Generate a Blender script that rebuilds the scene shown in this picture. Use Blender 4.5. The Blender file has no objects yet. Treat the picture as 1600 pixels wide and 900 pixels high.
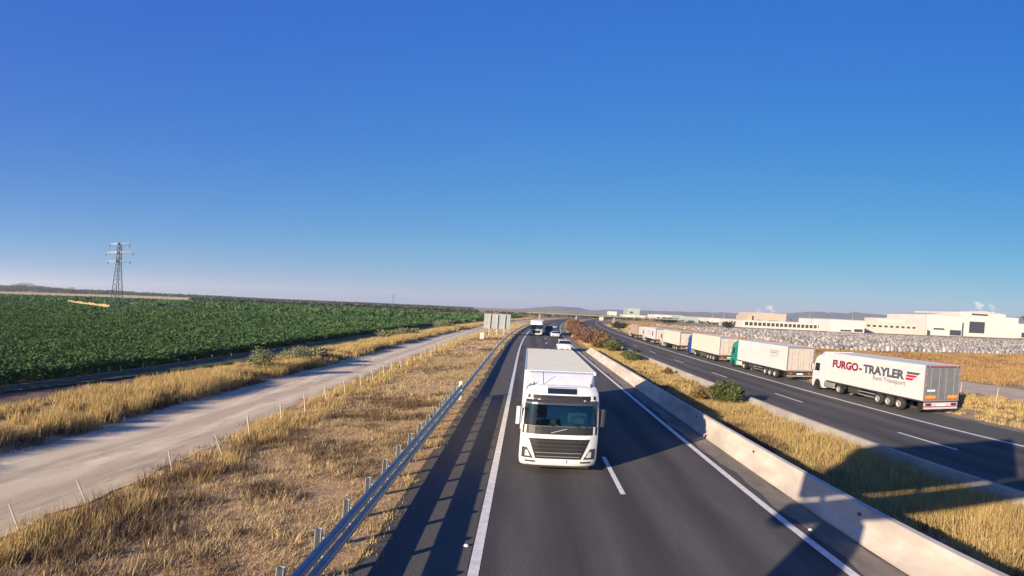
import bpy, bmesh, math, random
import numpy as np
from mathutils import Vector, Matrix, Quaternion
S = bpy.context.scene
C = S.collection
R = math.radians
rng = np.random.default_rng(7)
random.seed(7)

# ------------------------------------------------------------------ camera
CAM_H, YAW, PITCH, ROLL = 6.9218, -0.0208, -0.0219, 0.0631
RU, RV, OFFV = 0.7475, 0.5647, 0.062          # half ranges of the wide-angle lens
fw = Vector((math.sin(YAW)*math.cos(PITCH), math.cos(YAW)*math.cos(PITCH), math.sin(PITCH)))
r0 = Vector((math.cos(YAW), -math.sin(YAW), 0)); u0 = r0.cross(fw)
rt = math.cos(ROLL)*r0 + math.sin(ROLL)*u0
up = math.cos(ROLL)*u0 - math.sin(ROLL)*r0
S.render.engine = 'CYCLES'
S.cycles.volume_bounces = 3
cam = bpy.data.cameras.new('camera')
camo = bpy.data.objects.new('camera', cam); C.objects.link(camo); S.camera = camo
camo.matrix_world = Matrix(((rt.x, up.x, -fw.x, 0), (rt.y, up.y, -fw.y, 0), (rt.z, up.z, -fw.z, CAM_H), (0, 0, 0, 1)))
cam.type = 'PANO'
cam.panorama_type = 'CENTRAL_CYLINDRICAL'
cam.central_cylindrical_radius = 1
cam.central_cylindrical_range_u_min = -RU; cam.central_cylindrical_range_u_max = RU
cam.central_cylindrical_range_v_min = OFFV-RV; cam.central_cylindrical_range_v_max = OFFV+RV
cam.clip_start = 0.05; cam.clip_end = 60000

# ------------------------------------------------------------------ light
SUN_EL = 17.0
sx, sy = 1.0, 1.2                              # shadows fall to the right and away
W = bpy.data.worlds.new('World'); S.world = W; W.use_nodes = True
wn = W.node_tree.nodes; wl = W.node_tree.links
sky = wn.new('ShaderNodeTexSky'); sky.sky_type = 'NISHITA'; sky.sun_disc = False
sky.sun_elevation = R(SUN_EL); sky.sun_rotation = math.atan2(-sx, -sy)
sky.altitude = 0; sky.air_density = 1.0; sky.dust_density = 0.3; sky.ozone_density = 4.0
bg = wn['Background']; bg.inputs['Strength'].default_value = 0.07
# one even colour response for the whole sky: the camera's own curve, channel by channel
sep = wn.new('ShaderNodeSeparateColor'); com = wn.new('ShaderNodeCombineColor'); wl.new(sky.outputs[0], sep.inputs[0])
EXPO = 1.1
for ch, (gain, gam) in enumerate(((2.05, 1.78), (.905, .857), (.76, .18))):
    k0 = 0.07*2**0.35*(0.74*1.0, 0.92, 1.18)[ch]
    m0 = wn.new('ShaderNodeMath'); m0.operation = 'MULTIPLY'; m0.inputs[1].default_value = k0; wl.new(sep.outputs[ch], m0.inputs[0])
    m1 = wn.new('ShaderNodeMath'); m1.operation = 'POWER'; m1.inputs[1].default_value = gam; wl.new(m0.outputs[0], m1.inputs[0])
    m2 = wn.new('ShaderNodeMath'); m2.operation = 'MULTIPLY'; m2.inputs[1].default_value = gain/2**EXPO/0.07; wl.new(m1.outputs[0], m2.inputs[0])
    wl.new(m2.outputs[0], com.inputs[ch])
wl.new(com.outputs[0], bg.inputs[0])
sl = bpy.data.lights.new('sun', 'SUN'); sl.energy = 5.0; sl.angle = R(0.5); sl.color = (1.0, 0.83, 0.60)
so = bpy.data.objects.new('sun', sl); C.objects.link(so)
so.rotation_euler = Vector((sx, sy, -math.tan(R(SUN_EL))*math.hypot(sx, sy))).to_track_quat('-Z', 'Y').to_euler()
so.location = (-60, -60, 60)
V = S.view_settings
V.view_transform = 'Standard'; V.look = 'None'; V.gamma = 1; V.use_curve_mapping = False
V.exposure = EXPO

# ------------------------------------------------------------------ pixel directions (photo 1600x900)
def pray(px, py):
    px = float(px); py = float(py); lon = (px-800)/800*RU; v = (450-py)/450*RV + OFFV
    return (math.cos(lon)*fw + math.sin(lon)*rt + v*up)
def on_ground(px, py, z=0.0):
    d = pray(px, py); t = (z-CAM_H)/d.z; return Vector((d.x*t, d.y*t, z))
def at_y(px, py, Y):
    d = pray(px, py); t = Y/d.y; return Vector((d.x*t, Y, CAM_H+d.z*t))
def at_d(px, py, D):
    d = pray(px, py); t = D/math.hypot(d.x, d.y); return Vector((d.x*t, d.y*t, CAM_H+d.z*t))

# ------------------------------------------------------------------ mesh helpers
class MB:
    def __init__(s): s.v = []; s.f = []
    def add(s, vs, fs):
        o = len(s.v); s.v += [tuple(p) for p in vs]; s.f += [tuple(i+o for i in f) for f in fs]; return s
    def box(s, x0, x1, y0, y1, z0, z1):
        return s.add([(x0,y0,z0),(x1,y0,z0),(x1,y1,z0),(x0,y1,z0),(x0,y0,z1),(x1,y0,z1),(x1,y1,z1),(x0,y1,z1)],
                     [(0,3,2,1),(4,5,6,7),(0,1,5,4),(1,2,6,5),(2,3,7,6),(3,0,4,7)])
    def prism(s, poly, axis, a0, a1):           # poly of 2D points, extruded along axis
        n = len(poly)
        def P(p, a): return {'x': (a,p[0],p[1]), 'y': (p[0],a,p[1]), 'z': (p[0],p[1],a)}[axis]
        vs = [P(p,a0) for p in poly]+[P(p,a1) for p in poly]
        fs = [tuple(range(n))[::-1], tuple(range(n,2*n))]+[(i,(i+1)%n,(i+1)%n+n,i+n) for i in range(n)]
        return s.add(vs, fs)
    def cyl(s, p0, p1, ra, rb=None, n=10):
        rb = ra if rb is None else rb
        p0 = Vector(p0); p1 = Vector(p1); d = (p1-p0).normalized()
        a = d.orthogonal().normalized(); b = d.cross(a)
        vs = [p0+ra*(math.cos(2*math.pi*i/n)*a+math.sin(2*math.pi*i/n)*b) for i in range(n)]
        vs += [p1+rb*(math.cos(2*math.pi*i/n)*a+math.sin(2*math.pi*i/n)*b) for i in range(n)]
        return s.add(vs, [tuple(range(n))[::-1], tuple(range(n,2*n))]+[(i,(i+1)%n,(i+1)%n+n,i+n) for i in range(n)])
    def lathe(s, prof, c, axis='x', n=24):      # prof: (axial, radius)
        c = Vector(c); k = len(prof); vs = []
        for i in range(n):
            a = 2*math.pi*i/n
            for t, r in prof:
                q = {'x': (t, r*math.cos(a), r*math.sin(a)), 'y': (r*math.cos(a), t, r*math.sin(a)), 'z': (r*math.cos(a), r*math.sin(a), t)}[axis]
                vs.append(c+Vector(q))
        fs = [(i*k+j, ((i+1)%n)*k+j, ((i+1)%n)*k+j+1, i*k+j+1) for i in range(n) for j in range(k-1)]
        return s.add(vs, fs)
    def loft(s, secs, closed=True, caps=True, skip=None):
        m = len(secs[0]); vs = [p for sec in secs for p in sec]; fs = []
        for i in range(len(secs)-1):
            for j in range(m if closed else m-1):
                if skip and skip(i, j): continue
                k = (j+1) % m
                fs.append((i*m+j, i*m+k, (i+1)*m+k, (i+1)*m+j))
        if caps: fs += [tuple(range(m))[::-1], tuple(range((len(secs)-1)*m, len(secs)*m))]
        return s.add(vs, fs)
    def mesh(s, name, bevel=0, seg=2):
        me = bpy.data.meshes.new(name); me.from_pydata(s.v, [], s.f)
        bm = bmesh.new(); bm.from_mesh(me); bmesh.ops.recalc_face_normals(bm, faces=bm.faces)
        if bevel:
            es = [e for e in bm.edges if len(e.link_faces) == 2 and e.calc_face_angle(0) > 0.5]
            bmesh.ops.bevel(bm, geom=es, offset=bevel, segments=seg, affect='EDGES', profile=0.6, clamp_overlap=True)
        bm.to_mesh(me); bm.free(); return me
    def build(s, name, mat, parent=None, smooth=False, bevel=0, loc=None):
        return link(name, s.mesh(name, bevel), mat, parent, smooth, loc)
def link(name, me, mat, parent=None, smooth=False, loc=None):
    if mat is not None and not me.materials: me.materials.append(mat)
    if smooth: me.shade_smooth(); 
    o = bpy.data.objects.new(name, me); C.objects.link(o); o.parent = parent
    if loc is not None: o.location = loc
    return o
def smooth_angle(o, ang=40):
    me = o.data; me.shade_smooth()
    bm = bmesh.new(); bm.from_mesh(me)
    for e in bm.edges:
        if len(e.link_faces) == 2 and e.calc_face_angle(0) > R(ang): e.smooth = False
    bm.to_mesh(me); bm.free(); return o
def empty(name, loc=(0,0,0), rz=0, parent=None):
    o = bpy.data.objects.new(name, None); C.objects.link(o); o.location = loc; o.rotation_euler = (0,0,rz)
    o.empty_display_size = 0.3; o.parent = parent; return o
def tag(o, label=None, cat=None, group=None, kind=None):
    if label: o['label'] = label
    if cat: o['category'] = cat
    if group: o['group'] = group
    if kind: o['kind'] = kind
    return o
def np_mesh(name, verts, faces, mat, k):         # fast mesh of k-gons from arrays
    me = bpy.data.meshes.new(name); n = len(faces)
    me.vertices.add(len(verts)); me.vertices.foreach_set('co', np.ascontiguousarray(verts, dtype=np.float32).ravel())
    me.loops.add(n*k); me.loops.foreach_set('vertex_index', np.ascontiguousarray(faces, dtype=np.int32).ravel())
    me.polygons.add(n); me.polygons.foreach_set('loop_start', np.arange(0, n*k, k, dtype=np.int32))
    me.update(calc_edges=True); me.validate()
    o = bpy.data.objects.new(name, me); C.objects.link(o); me.materials.append(mat); return o

# ------------------------------------------------------------------ materials
MATS = {}
def mat(name, col, rough=0.6, metal=0.0, col2=None, scale=4.0, detail=5.0, bump=0.0, bscale=None, stretch=None, island=False, col3=None, big=0.05, trans=0.0, spec=None, coat=0.0):
    if name in MATS: return MATS[name]
    m = bpy.data.materials.new(name); m.use_nodes = True; nt = m.node_tree; N = nt.nodes; L = nt.links
    b = N['Principled BSDF']; b.inputs['Roughness'].default_value = rough; b.inputs['Metallic'].default_value = metal
    b.inputs['Base Color'].default_value = (*col, 1)
    if spec is not None: b.inputs['Specular IOR Level'].default_value = spec
    if coat: b.inputs['Coat Weight'].default_value = coat
    tc = N.new('ShaderNodeTexCoord'); mp = N.new('ShaderNodeMapping'); L.new(tc.outputs['Object'], mp.inputs[0])
    if stretch: mp.inputs['Scale'].default_value = stretch
    out = None
    if col2 is not None:
        if island:
            g = N.new('ShaderNodeNewGeometry'); fac = g.outputs['Random Per Island']
        else:
            t = N.new('ShaderNodeTexNoise'); t.inputs['Scale'].default_value = scale; t.inputs['Detail'].default_value = detail
            t.inputs['Roughness'].default_value = 0.65; L.new(mp.outputs[0], t.inputs[0])
            r = N.new('ShaderNodeValToRGB'); r.color_ramp.elements[0].position = 0.32; r.color_ramp.elements[1].position = 0.68
            L.new(t.outputs[0], r.inputs[0]); fac = r.outputs[0]
        mx = N.new('ShaderNodeMixRGB'); mx.inputs[1].default_value = (*col, 1); mx.inputs[2].default_value = (*col2, 1)
        L.new(fac, mx.inputs[0]); out = mx.outputs[0]
        if col3 is not None:
            t2 = N.new('ShaderNodeTexNoise'); t2.inputs['Scale'].default_value = big; t2.inputs['Detail'].default_value = 4
            L.new(mp.outputs[0], t2.inputs[0])
            r2 = N.new('ShaderNodeValToRGB'); r2.color_ramp.elements[0].position = 0.45; r2.color_ramp.elements[1].position = 0.62
            L.new(t2.outputs[0], r2.inputs[0])
            m2 = N.new('ShaderNodeMixRGB'); m2.inputs[2].default_value = (*col3, 1)
            L.new(out, m2.inputs[1]); L.new(r2.outputs[0], m2.inputs[0]); out = m2.outputs[0]
        L.new(out, b.inputs['Base Color'])
    if bump:
        t = N.new('ShaderNodeTexNoise'); t.inputs['Scale'].default_value = bscale or scale*3; t.inputs['Detail'].default_value = 6
        L.new(mp.outputs[0], t.inputs[0])
        bp = N.new('ShaderNodeBump'); bp.inputs['Strength'].default_value = bump; bp.inputs['Distance'].default_value = 0.05
        L.new(t.outputs[0], bp.inputs['Height']); L.new(bp.outputs[0], b.inputs['Normal'])
    if trans:
        ts = N.new('ShaderNodeBsdfTranslucent'); ms = N.new('ShaderNodeMixShader'); ms.inputs[0].default_value = trans
        if out is not None: L.new(out, ts.inputs[0])
        else: ts.inputs[0].default_value = (*col, 1)
        L.new(b.outputs[0], ms.inputs[1]); L.new(ts.outputs[0], ms.inputs[2]); L.new(ms.outputs[0], N['Material Output'].inputs[0])
    MATS[name] = m; return m

M_asph = mat('asphalt', (0.064,0.060,0.056), 0.88, col2=(0.092,0.086,0.080), scale=1.0, detail=9, bump=0.35, bscale=60, stretch=(1,0.12,1), col3=(0.064,0.058,0.053), big=0.35, spec=0.25)
def add_lane_wear(m):                            # polished wheel paths, oil-darkened lane centres and old patches
    N = m.node_tree.nodes; L = m.node_tree.links; b = N['Principled BSDF']; src = b.inputs['Base Color'].links[0].from_socket
    tc = N.new('ShaderNodeTexCoord'); sp = N.new('ShaderNodeSeparateXYZ'); L.new(tc.outputs['Object'], sp.inputs[0])
    sn = N.new('ShaderNodeMath'); sn.operation = 'MULTIPLY_ADD'; sn.inputs[1].default_value = 2*math.pi/1.89; sn.inputs[2].default_value = -.39*2*math.pi/1.89+math.pi/2; L.new(sp.outputs[0], sn.inputs[0])
    s2 = N.new('ShaderNodeMath'); s2.operation = 'SINE'; L.new(sn.outputs[0], s2.inputs[0])
    mp = N.new('ShaderNodeMapping'); mp.inputs['Scale'].default_value = (.9,.06,1); L.new(tc.outputs['Object'], mp.inputs[0])
    nz = N.new('ShaderNodeTexNoise'); nz.inputs['Scale'].default_value = 1.0; nz.inputs['Detail'].default_value = 8; L.new(mp.outputs[0], nz.inputs[0])
    ml = N.new('ShaderNodeMath'); ml.operation = 'MULTIPLY_ADD'; ml.inputs[1].default_value = .16; L.new(s2.outputs[0], ml.inputs[0]); L.new(nz.outputs[0], ml.inputs[2])
    rp = N.new('ShaderNodeValToRGB'); rp.color_ramp.elements[0].position = .28; rp.color_ramp.elements[0].color = (.72,.72,.74,1); rp.color_ramp.elements[1].position = .75; rp.color_ramp.elements[1].color = (1.28,1.25,1.22,1); L.new(ml.outputs[0], rp.inputs[0])
    mx = N.new('ShaderNodeMixRGB'); mx.blend_type = 'MULTIPLY'; mx.inputs[0].default_value = 1; L.new(src, mx.inputs[1]); L.new(rp.outputs[0], mx.inputs[2]); L.new(mx.outputs[0], b.inputs['Base Color'])
add_lane_wear(M_asph)
M_asph2 = mat('asphalt_shoulder', (0.072,0.068,0.063), 0.9, col2=(0.098,0.091,0.083), scale=1.3, detail=9, bump=0.4, bscale=60, stretch=(1,0.2,1), spec=0.25)
M_line = mat('road_paint', (0.72,0.69,0.64), 0.7, col2=(0.48,0.455,0.42), scale=4, detail=12)
M_ground = mat('dry_ground', (0.20,0.135,0.065), 0.95, col2=(0.37,0.26,0.12), scale=0.35, detail=10, bump=0.6, bscale=3, col3=(0.25,0.145,0.06), big=0.012)
M_verge = mat('verge_soil', (0.17,0.10,0.055), 0.95, col2=(0.46,0.31,0.155), scale=3.2, detail=12, bump=0.6, bscale=12, col3=(0.34,0.21,0.105), big=0.3)
M_track = mat('gravel_track', (0.42,0.335,0.225), 0.95, col2=(0.76,0.62,0.44), scale=2.4, detail=14, bump=0.35, bscale=26, stretch=(1,0.14,1), col3=(0.56,0.45,0.31), big=0.8)
def add_wheel_paths(m):                          # two compacted, paler wheel paths worn into the track
    N = m.node_tree.nodes; L = m.node_tree.links; b = N['Principled BSDF']; src = b.inputs['Base Color'].links[0].from_socket
    tc = N.new('ShaderNodeTexCoord'); sp = N.new('ShaderNodeSeparateXYZ'); L.new(tc.outputs['Object'], sp.inputs[0])
    nz = N.new('ShaderNodeTexNoise'); nz.inputs['Scale'].default_value = .35; nz.inputs['Detail'].default_value = 3; L.new(tc.outputs['Object'], nz.inputs[0])
    ad = N.new('ShaderNodeMath'); ad.operation = 'MULTIPLY_ADD'; ad.inputs[1].default_value = 1.1; L.new(nz.outputs[0], ad.inputs[0]); L.new(sp.outputs[0], ad.inputs[2])
    mr = N.new('ShaderNodeMapRange'); mr.inputs[1].default_value = -17.3+.55; mr.inputs[2].default_value = -11.9+.55; L.new(ad.outputs[0], mr.inputs[0])
    rp = N.new('ShaderNodeValToRGB'); cr = rp.color_ramp; cr.interpolation = 'EASE'
    cr.elements[0].position = 0; cr.elements[0].color = (.35,.35,.35,1); cr.elements[1].position = 1; cr.elements[1].color = (.2,.2,.2,1)
    for p_, v in ((.22,.3),(.38,1),(.47,.95),(.55,.35),(.65,.4),(.73,1),(.82,.9),(.9,.3)): e = cr.elements.new(p_); e.color = (v,v,v,1)
    L.new(mr.outputs[0], rp.inputs[0])
    mx = N.new('ShaderNodeMixRGB'); mx.blend_type = 'MULTIPLY'; mx.inputs[2].default_value = (.66,.64,.62,1)
    iv = N.new('ShaderNodeMath'); iv.operation = 'SUBTRACT'; iv.inputs[0].default_value = 1.0; L.new(rp.outputs[0], iv.inputs[1]); L.new(iv.outputs[0], mx.inputs[0])
    L.new(src, mx.inputs[1]); L.new(mx.outputs[0], b.inputs['Base Color'])
add_wheel_paths(M_track)
M_path = mat('side_path_dirt', (0.33,0.255,0.175), 0.95, col2=(0.46,0.365,0.26), scale=1.0, detail=11, stretch=(1,0.3,1))
M_soil = mat('ploughed_soil', (0.10,0.055,0.034), 0.95, col2=(0.16,0.09,0.055), scale=1.2, detail=10, bump=1.0, bscale=4, stretch=(1,0.3,1))
M_fieldsoil = mat('field_soil', (0.030,0.045,0.018), 0.95, col2=(0.05,0.075,0.026), scale=0.8, detail=9)
M_conc = mat('concrete', (0.40,0.345,0.30), 0.85, col2=(0.56,0.49,0.425), scale=1.6, detail=9, bump=0.15, bscale=30, stretch=(1,0.4,1), col3=(0.37,0.32,0.28), big=0.9)
M_gutter = mat('dusty_gutter', (0.10,0.088,0.075), 0.95, col2=(0.22,0.185,0.145), scale=1.5, detail=10, bump=0.4, bscale=30, stretch=(1,0.25,1))
M_galv = mat('galvanised_steel', (0.27,0.31,0.36), 0.36, 0.85, col2=(0.19,0.22,0.26), scale=3, detail=7)
M_galv2 = mat('galvanised_post', (0.40,0.41,0.42), 0.5, 0.6)
M_white = mat('white_paint', (0.60,0.61,0.63), 0.35, col2=(0.52,0.525,0.53), scale=2.5, detail=6, coat=0.3)
M_cream = mat('cream_panel', (0.60,0.575,0.50), 0.5, col2=(0.54,0.515,0.44), scale=1.5, detail=6)
M_panel = mat('white_panel', (0.58,0.575,0.575), 0.5, col2=(0.52,0.51,0.505), scale=1.2, detail=7)
M_pinkp = mat('dusty_panel', (0.40,0.30,0.25), 0.6, col2=(0.34,0.25,0.21), scale=1.5)
M_doorw = mat('pale_door', (0.42,0.37,0.345), 0.55, col2=(0.35,0.31,0.29), scale=2)
M_doorg = mat('grey_door', (0.115,0.122,0.145), 0.55, col2=(0.095,0.10,0.12), scale=1.5)
M_frame = mat('door_frame_grey', (0.16,0.14,0.16), 0.5)
M_green = mat('green_paint', (0.0,0.23,0.16), 0.35, coat=0.3)
M_blue = mat('blue_paint', (0.02,0.06,0.28), 0.35, coat=0.3)
M_black = mat('black_plastic', (0.018,0.018,0.02), 0.5)
M_dark = mat('dark_chassis', (0.028,0.026,0.026), 0.7, col2=(0.05,0.045,0.04), scale=5)
M_grille = mat('grille_dark', (0.013,0.013,0.016), 0.45)
M_grsl = mat('grille_slat', (0.055,0.055,0.06), 0.35, 0.3)
M_chrome = mat('pale_slat', (0.22,0.22,0.225), 0.3, 0.4)
M_tyre = mat('tyre_rubber', (0.018,0.018,0.018), 0.85)
M_rim = mat('wheel_rim', (0.45,0.43,0.41), 0.45, 0.6)
M_red = mat('red_lens', (0.22,0.02,0.025), 0.35)
M_orange = mat('orange_strip', (0.42,0.12,0.02), 0.4)
M_yel = mat('yellow_strip', (0.50,0.24,0.03), 0.4)
M_lens = mat('lamp_lens', (0.62,0.64,0.66), 0.12, 0.3)
M_bumpw = mat('bumper_pale', (0.40,0.33,0.35), 0.5)
M_grey = mat('grey_metal', (0.32,0.31,0.30), 0.5, 0.3, col2=(0.25,0.24,0.235), scale=4)
M_maroon = mat('maroon_print', (0.20,0.012,0.045), 0.5)
M_slate = mat('slate_print', (0.075,0.075,0.10), 0.5)
M_redp = mat('red_print', (0.45,0.015,0.04), 0.5)
M_faint = mat('faint_print', (0.27,0.22,0.25), 0.5)
M_seat = mat('seat_cloth', (0.06,0.065,0.075), 0.9)
M_paper = mat('paper', (0.60,0.60,0.58), 0.8)
M_carglass = mat('car_glass', (0.012,0.016,0.022), 0.06, spec=0.7)
def glass_mat():
    m = bpy.data.materials.new('windscreen_glass'); m.use_nodes = True; N = m.node_tree.nodes; L = m.node_tree.links
    N.remove(N['Principled BSDF'])
    t = N.new('ShaderNodeBsdfTransparent'); t.inputs[0].default_value = (0.38,0.48,0.49,1)
    g = N.new('ShaderNodeBsdfGlossy'); g.inputs['Roughness'].default_value = 0.03; g.inputs[0].default_value = (0.9,0.95,1,1)
    fr = N.new('ShaderNodeFresnel'); fr.inputs[0].default_value = 1.5
    ad = N.new('ShaderNodeMath'); ad.operation = 'ADD'; ad.inputs[1].default_value = 0.06; L.new(fr.outputs[0], ad.inputs[0])
    mx = N.new('ShaderNodeMixShader'); L.new(ad.outputs[0], mx.inputs[0]); L.new(t.outputs[0], mx.inputs[1]); L.new(g.outputs[0], mx.inputs[2])
    L.new(mx.outputs[0], N['Material Output'].inputs[0]); return m
M_glass = glass_mat()
M_gold = mat('dry_grass_gold', (0.60,0.445,0.185), 0.9, col2=(0.36,0.245,0.10), island=True, trans=0.3)
M_straw = mat('dry_grass_straw', (0.60,0.465,0.26), 0.9, col2=(0.27,0.18,0.095), island=True, trans=0.25)
M_weed = mat('dry_weed_brown', (0.07,0.042,0.028), 0.9, col2=(0.20,0.13,0.065), island=True, trans=0.2)
M_rust = mat('dry_grass_rust', (0.42,0.265,0.11), 0.9, col2=(0.27,0.16,0.065), island=True, trans=0.25)
M_crop = mat('crop_leaf', (0.036,0.080,0.028), 0.75, col2=(0.074,0.138,0.044), island=True, trans=0.2, spec=0.2)
M_ole = mat('shrub_leaf', (0.045,0.066,0.020), 0.65, col2=(0.12,0.135,0.042), island=True, trans=0.2)
M_olered = mat('shrub_leaf_red', (0.105,0.045,0.032), 0.7, col2=(0.19,0.105,0.066), island=True, trans=0.2)
M_olebr = mat('shrub_leaf_brown', (0.13,0.08,0.026), 0.7, col2=(0.20,0.13,0.045), island=True, trans=0.2)
M_sage = mat('shrub_leaf_sage', (0.15,0.165,0.085), 0.8, col2=(0.25,0.245,0.13), island=True, trans=0.2)
M_treed = mat('tree_leaf_dark', (0.022,0.036,0.020), 0.75, col2=(0.05,0.065,0.033), island=True, trans=0.15)
M_bark = mat('bark', (0.10,0.07,0.05), 0.9, col2=(0.16,0.12,0.085), scale=6)

# ------------------------------------------------------------------ the lie of the land
def bend(y):                                     # the motorway swings right far away
    y = max(0.0, min(y, 700.0)-70.0); return y*y/5400.0
def bend_np(y): q = np.clip(np.minimum(y,700)-70, 0, None); return q*q/5400.0
PROF = [(-14000,-1.3),(-3000,-1.3),(-600,-1.2),(-200,-1.12),(-60,-1.1),(-29.2,-1.1),(-28.6,-1.0),(-27,-1.25),(-24,-1.3),(-22.5,-1.05),(-20.6,-0.75),(-18.4,-0.62),(-17.2,-0.88),(-12,-0.88),
        (-10.8,-0.72),(-9.6,-0.60),(-6.5,-0.30),(-4.4,-0.07),(-2.9,-0.03),(8.0,-0.03),(8.6,-0.03),(9.5,-0.02),(11.2,-0.10),(13,-0.02),(14.2,-0.03),(24.2,-0.03),(25.5,-0.06),(30,-0.20),(35,-0.25),(44,-0.25),(48,-0.2),(60,-0.3),(200,-0.3),(700,-0.3),(3000,-0.3),(14000,-0.3)]
PX = np.array([p[0] for p in PROF]); PZ = np.array([p[1] for p in PROF])
def lsh(y): return 1.35*np.clip((36-np.asarray(y, float))/24, 0, 1.3)**1.3      # near the gantry the track and its banks run a little closer
def lw(x): return np.interp(x, [-28,-25,-11.9,-8], [0,1,1,0])
def zg_np(x, y): q = x-bend_np(y); return np.interp(q-lsh(y)*lw(q), PX, PZ)
def zg(x, y): return float(zg_np(float(x), float(y)))
def lat(x, y): return bend(y)+float(lsh(y)*lw(x))
YS = list(np.arange(-60, 60, 6.0))+list(np.arange(60, 300, 10.0))+list(np.arange(300, 740, 20.0))
def ribbon(name, x0, x1, z, ya=-60, yb=720, m=None, kind='structure', nx=1, edge=0.0, follow=False):
    ys = [y for y in YS if ya < y < yb]; ys = [ya]+ys+[yb]
    if edge: ys = list(np.arange(ya, min(yb,160), 0.7))+[y for y in ys if y > 160]
    vs = []; fs = []
    for y in ys:
        e0 = edge*(math.sin(y*.9+x0)+math.sin(y*.37)+math.sin(y*2.3+x1))/2.2; e1 = edge*(math.sin(y*.8+x1)+math.sin(y*.29+1)+math.sin(y*2.1+x0))/2.2; b = bend(y)
        for i in range(nx+1):
            x = x0+(x1-x0)*i/nx; x += lat(x, y) + (e0 if i == 0 else e1 if i == nx else 0)
            vs.append((x, y, (zg(x,y)+z) if follow else z))
    for j in range(len(ys)-1):
        for i in range(nx): a = j*(nx+1)+i; fs.append((a, a+1, a+nx+2, a+nx+1))
    o = MB().add(vs, fs).build(name, m)
    if kind: tag(o, kind=kind)
    return o
ys = YS+[740,800,900,1100,1400,2000,3000,5000,8000,14000]; vs = []; fs = []
for y in ys:
    for x, z in PROF: vs.append((x+lat(x, y), y, z))
k = len(PROF)
for j in range(len(ys)-1):
    for i in range(k-1): a = j*k+i; fs.append((a, a+1, a+k+1, a+k))
tag(MB().add(vs, fs).build('ground', M_ground), kind='structure')
ribbon('verge', -11.6, -2.9, 0.012, m=M_verge, yb=420, nx=12, follow=True)
ribbon('gravel_track', -17.3, -11.9, 0.004, m=M_track, yb=520, nx=6, follow=True, edge=0.25)
ribbon('ploughed_strip', -28.4, -22.0, 0.02, m=M_soil, yb=420, nx=8, follow=True)
ribbon('side_path', 36.0, 43.4, 0.02, m=M_path, yb=300, nx=6, follow=True, edge=0.3)
o = MB(); vs = []; fs = []
o.add([(-700,5,-1.085),(-28.7,5,-1.085),(-28.7+bend(470),470,-1.085),(-700,470,-1.085)], [(0,1,2,3)])
tag(o.build('field_ground', M_fieldsoil), kind='structure')
# roads
road = ribbon('road', -2.85, 8.02, 0.0, m=M_asph)
ribbon('road', 14.15, 24.1, 0.0, m=M_asph)
ribbon('road_shoulder', -2.8, -0.74, 0.004, m=M_asph2)
ribbon('road_shoulder', 7.25, 8.02, 0.004, m=M_gutter, edge=0.12)
ribbon('road_shoulder', 21.45, 24.1, 0.004, m=M_asph2)
ribbon('kerb_strip', 24.1, 24.75, 0.01, m=M_gutter, edge=0.1)
ribbon('edge_line', -0.71, -0.50, 0.008, m=M_line)
ribbon('edge_line', 6.85, 7.05, 0.008, m=M_line)
ribbon('edge_line', 14.62, 14.80, 0.008, m=M_line)
ribbon('edge_line', 21.13, 21.33, 0.008, m=M_line)
def dashes(xc, y0):
    for k in range(-2, 24):
        y = y0+17*k
        mb = MB(); vs = []; fs = []
        for t in range(3):
            yy = y+2.5*t; vs += [(xc-.075+bend(yy), yy, .008), (xc+.075+bend(yy), yy, .008)]
        mb.add(vs, [(0,1,3,2),(2,3,5,4)])
        tag(mb.build('lane_dash', M_line), kind='structure')
dashes(3.18, 19.25); dashes(17.85, 23.75)
# ------------------------------------------------------------------ hills
def ridge(name, pts, D, m, depth=900, rough=0.25, kind='structure', step=10):
    xs = np.arange(pts[0][0], pts[-1][0]+1, step); tops = np.interp(xs, [p[0] for p in pts], [p[1] for p in pts])
    r = np.random.default_rng(abs(hash(name)) % 1000 if False else len(pts)*13+int(D))
    vs = []; n = len(xs); rows = 5
    for j in range(rows):
        f = j/(rows-1)
        for i, px in enumerate(xs):
            p = at_d(px, tops[i], D+depth*0.5*f)
            q = at_d(px, tops[i], D)
            zt = max(0.5, q.z+1)
            g = math.sin(f*math.pi/2)
            z = zt*g*(1+r.normal()*rough*0.12*(0.3+f)) - 1.5
            vs.append((p.x+r.normal()*depth*.02, p.y+r.normal()*depth*.02, z))
    for i, px in enumerate(xs):
        p = at_d(px, tops[i], D+depth*1.2); vs.append((p.x, p.y, -1.5))
    fs = [(j*n+i, j*n+i+1, (j+1)*n+i+1, (j+1)*n+i) for j in range(rows) for i in range(n-1)]
    o = MB().add(vs, fs).build(name, m, smooth=True); tag(o, kind=kind); return o
M_hill = mat('hill_scrub', (0.045,0.055,0.036), 0.95, col2=(0.10,0.09,0.06), scale=0.006, detail=8)
M_hill2 = mat('hill_far', (0.06,0.065,0.055), 0.95, col2=(0.09,0.085,0.07), scale=0.002, detail=6)
ridge('hills', [(780,483.8),(815,481.8),(838,479.3),(870,477.3),(895,478.8),(915,483.8),(935,484.8),(958,482.3),(1000,483.8),(1040,484.8),(1100,486.8),(1180,487.8),(1250,485.8),(1280,483.8),(1310,486.8),(1340,484.8),(1370,487.8),(1420,488.8),(1470,489.8),(1560,491.8),(1660,488.8)], 5200, M_hill2, 1800)
ridge('hills', [(-60,446),(0,444),(40,446),(90,449),(130,453),(200,456),(280,460),(330,461),(400,465),(480,469),(560,472),(640,476),(720,480),(800,484)], 3800, M_hill2, 1200)

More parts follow.
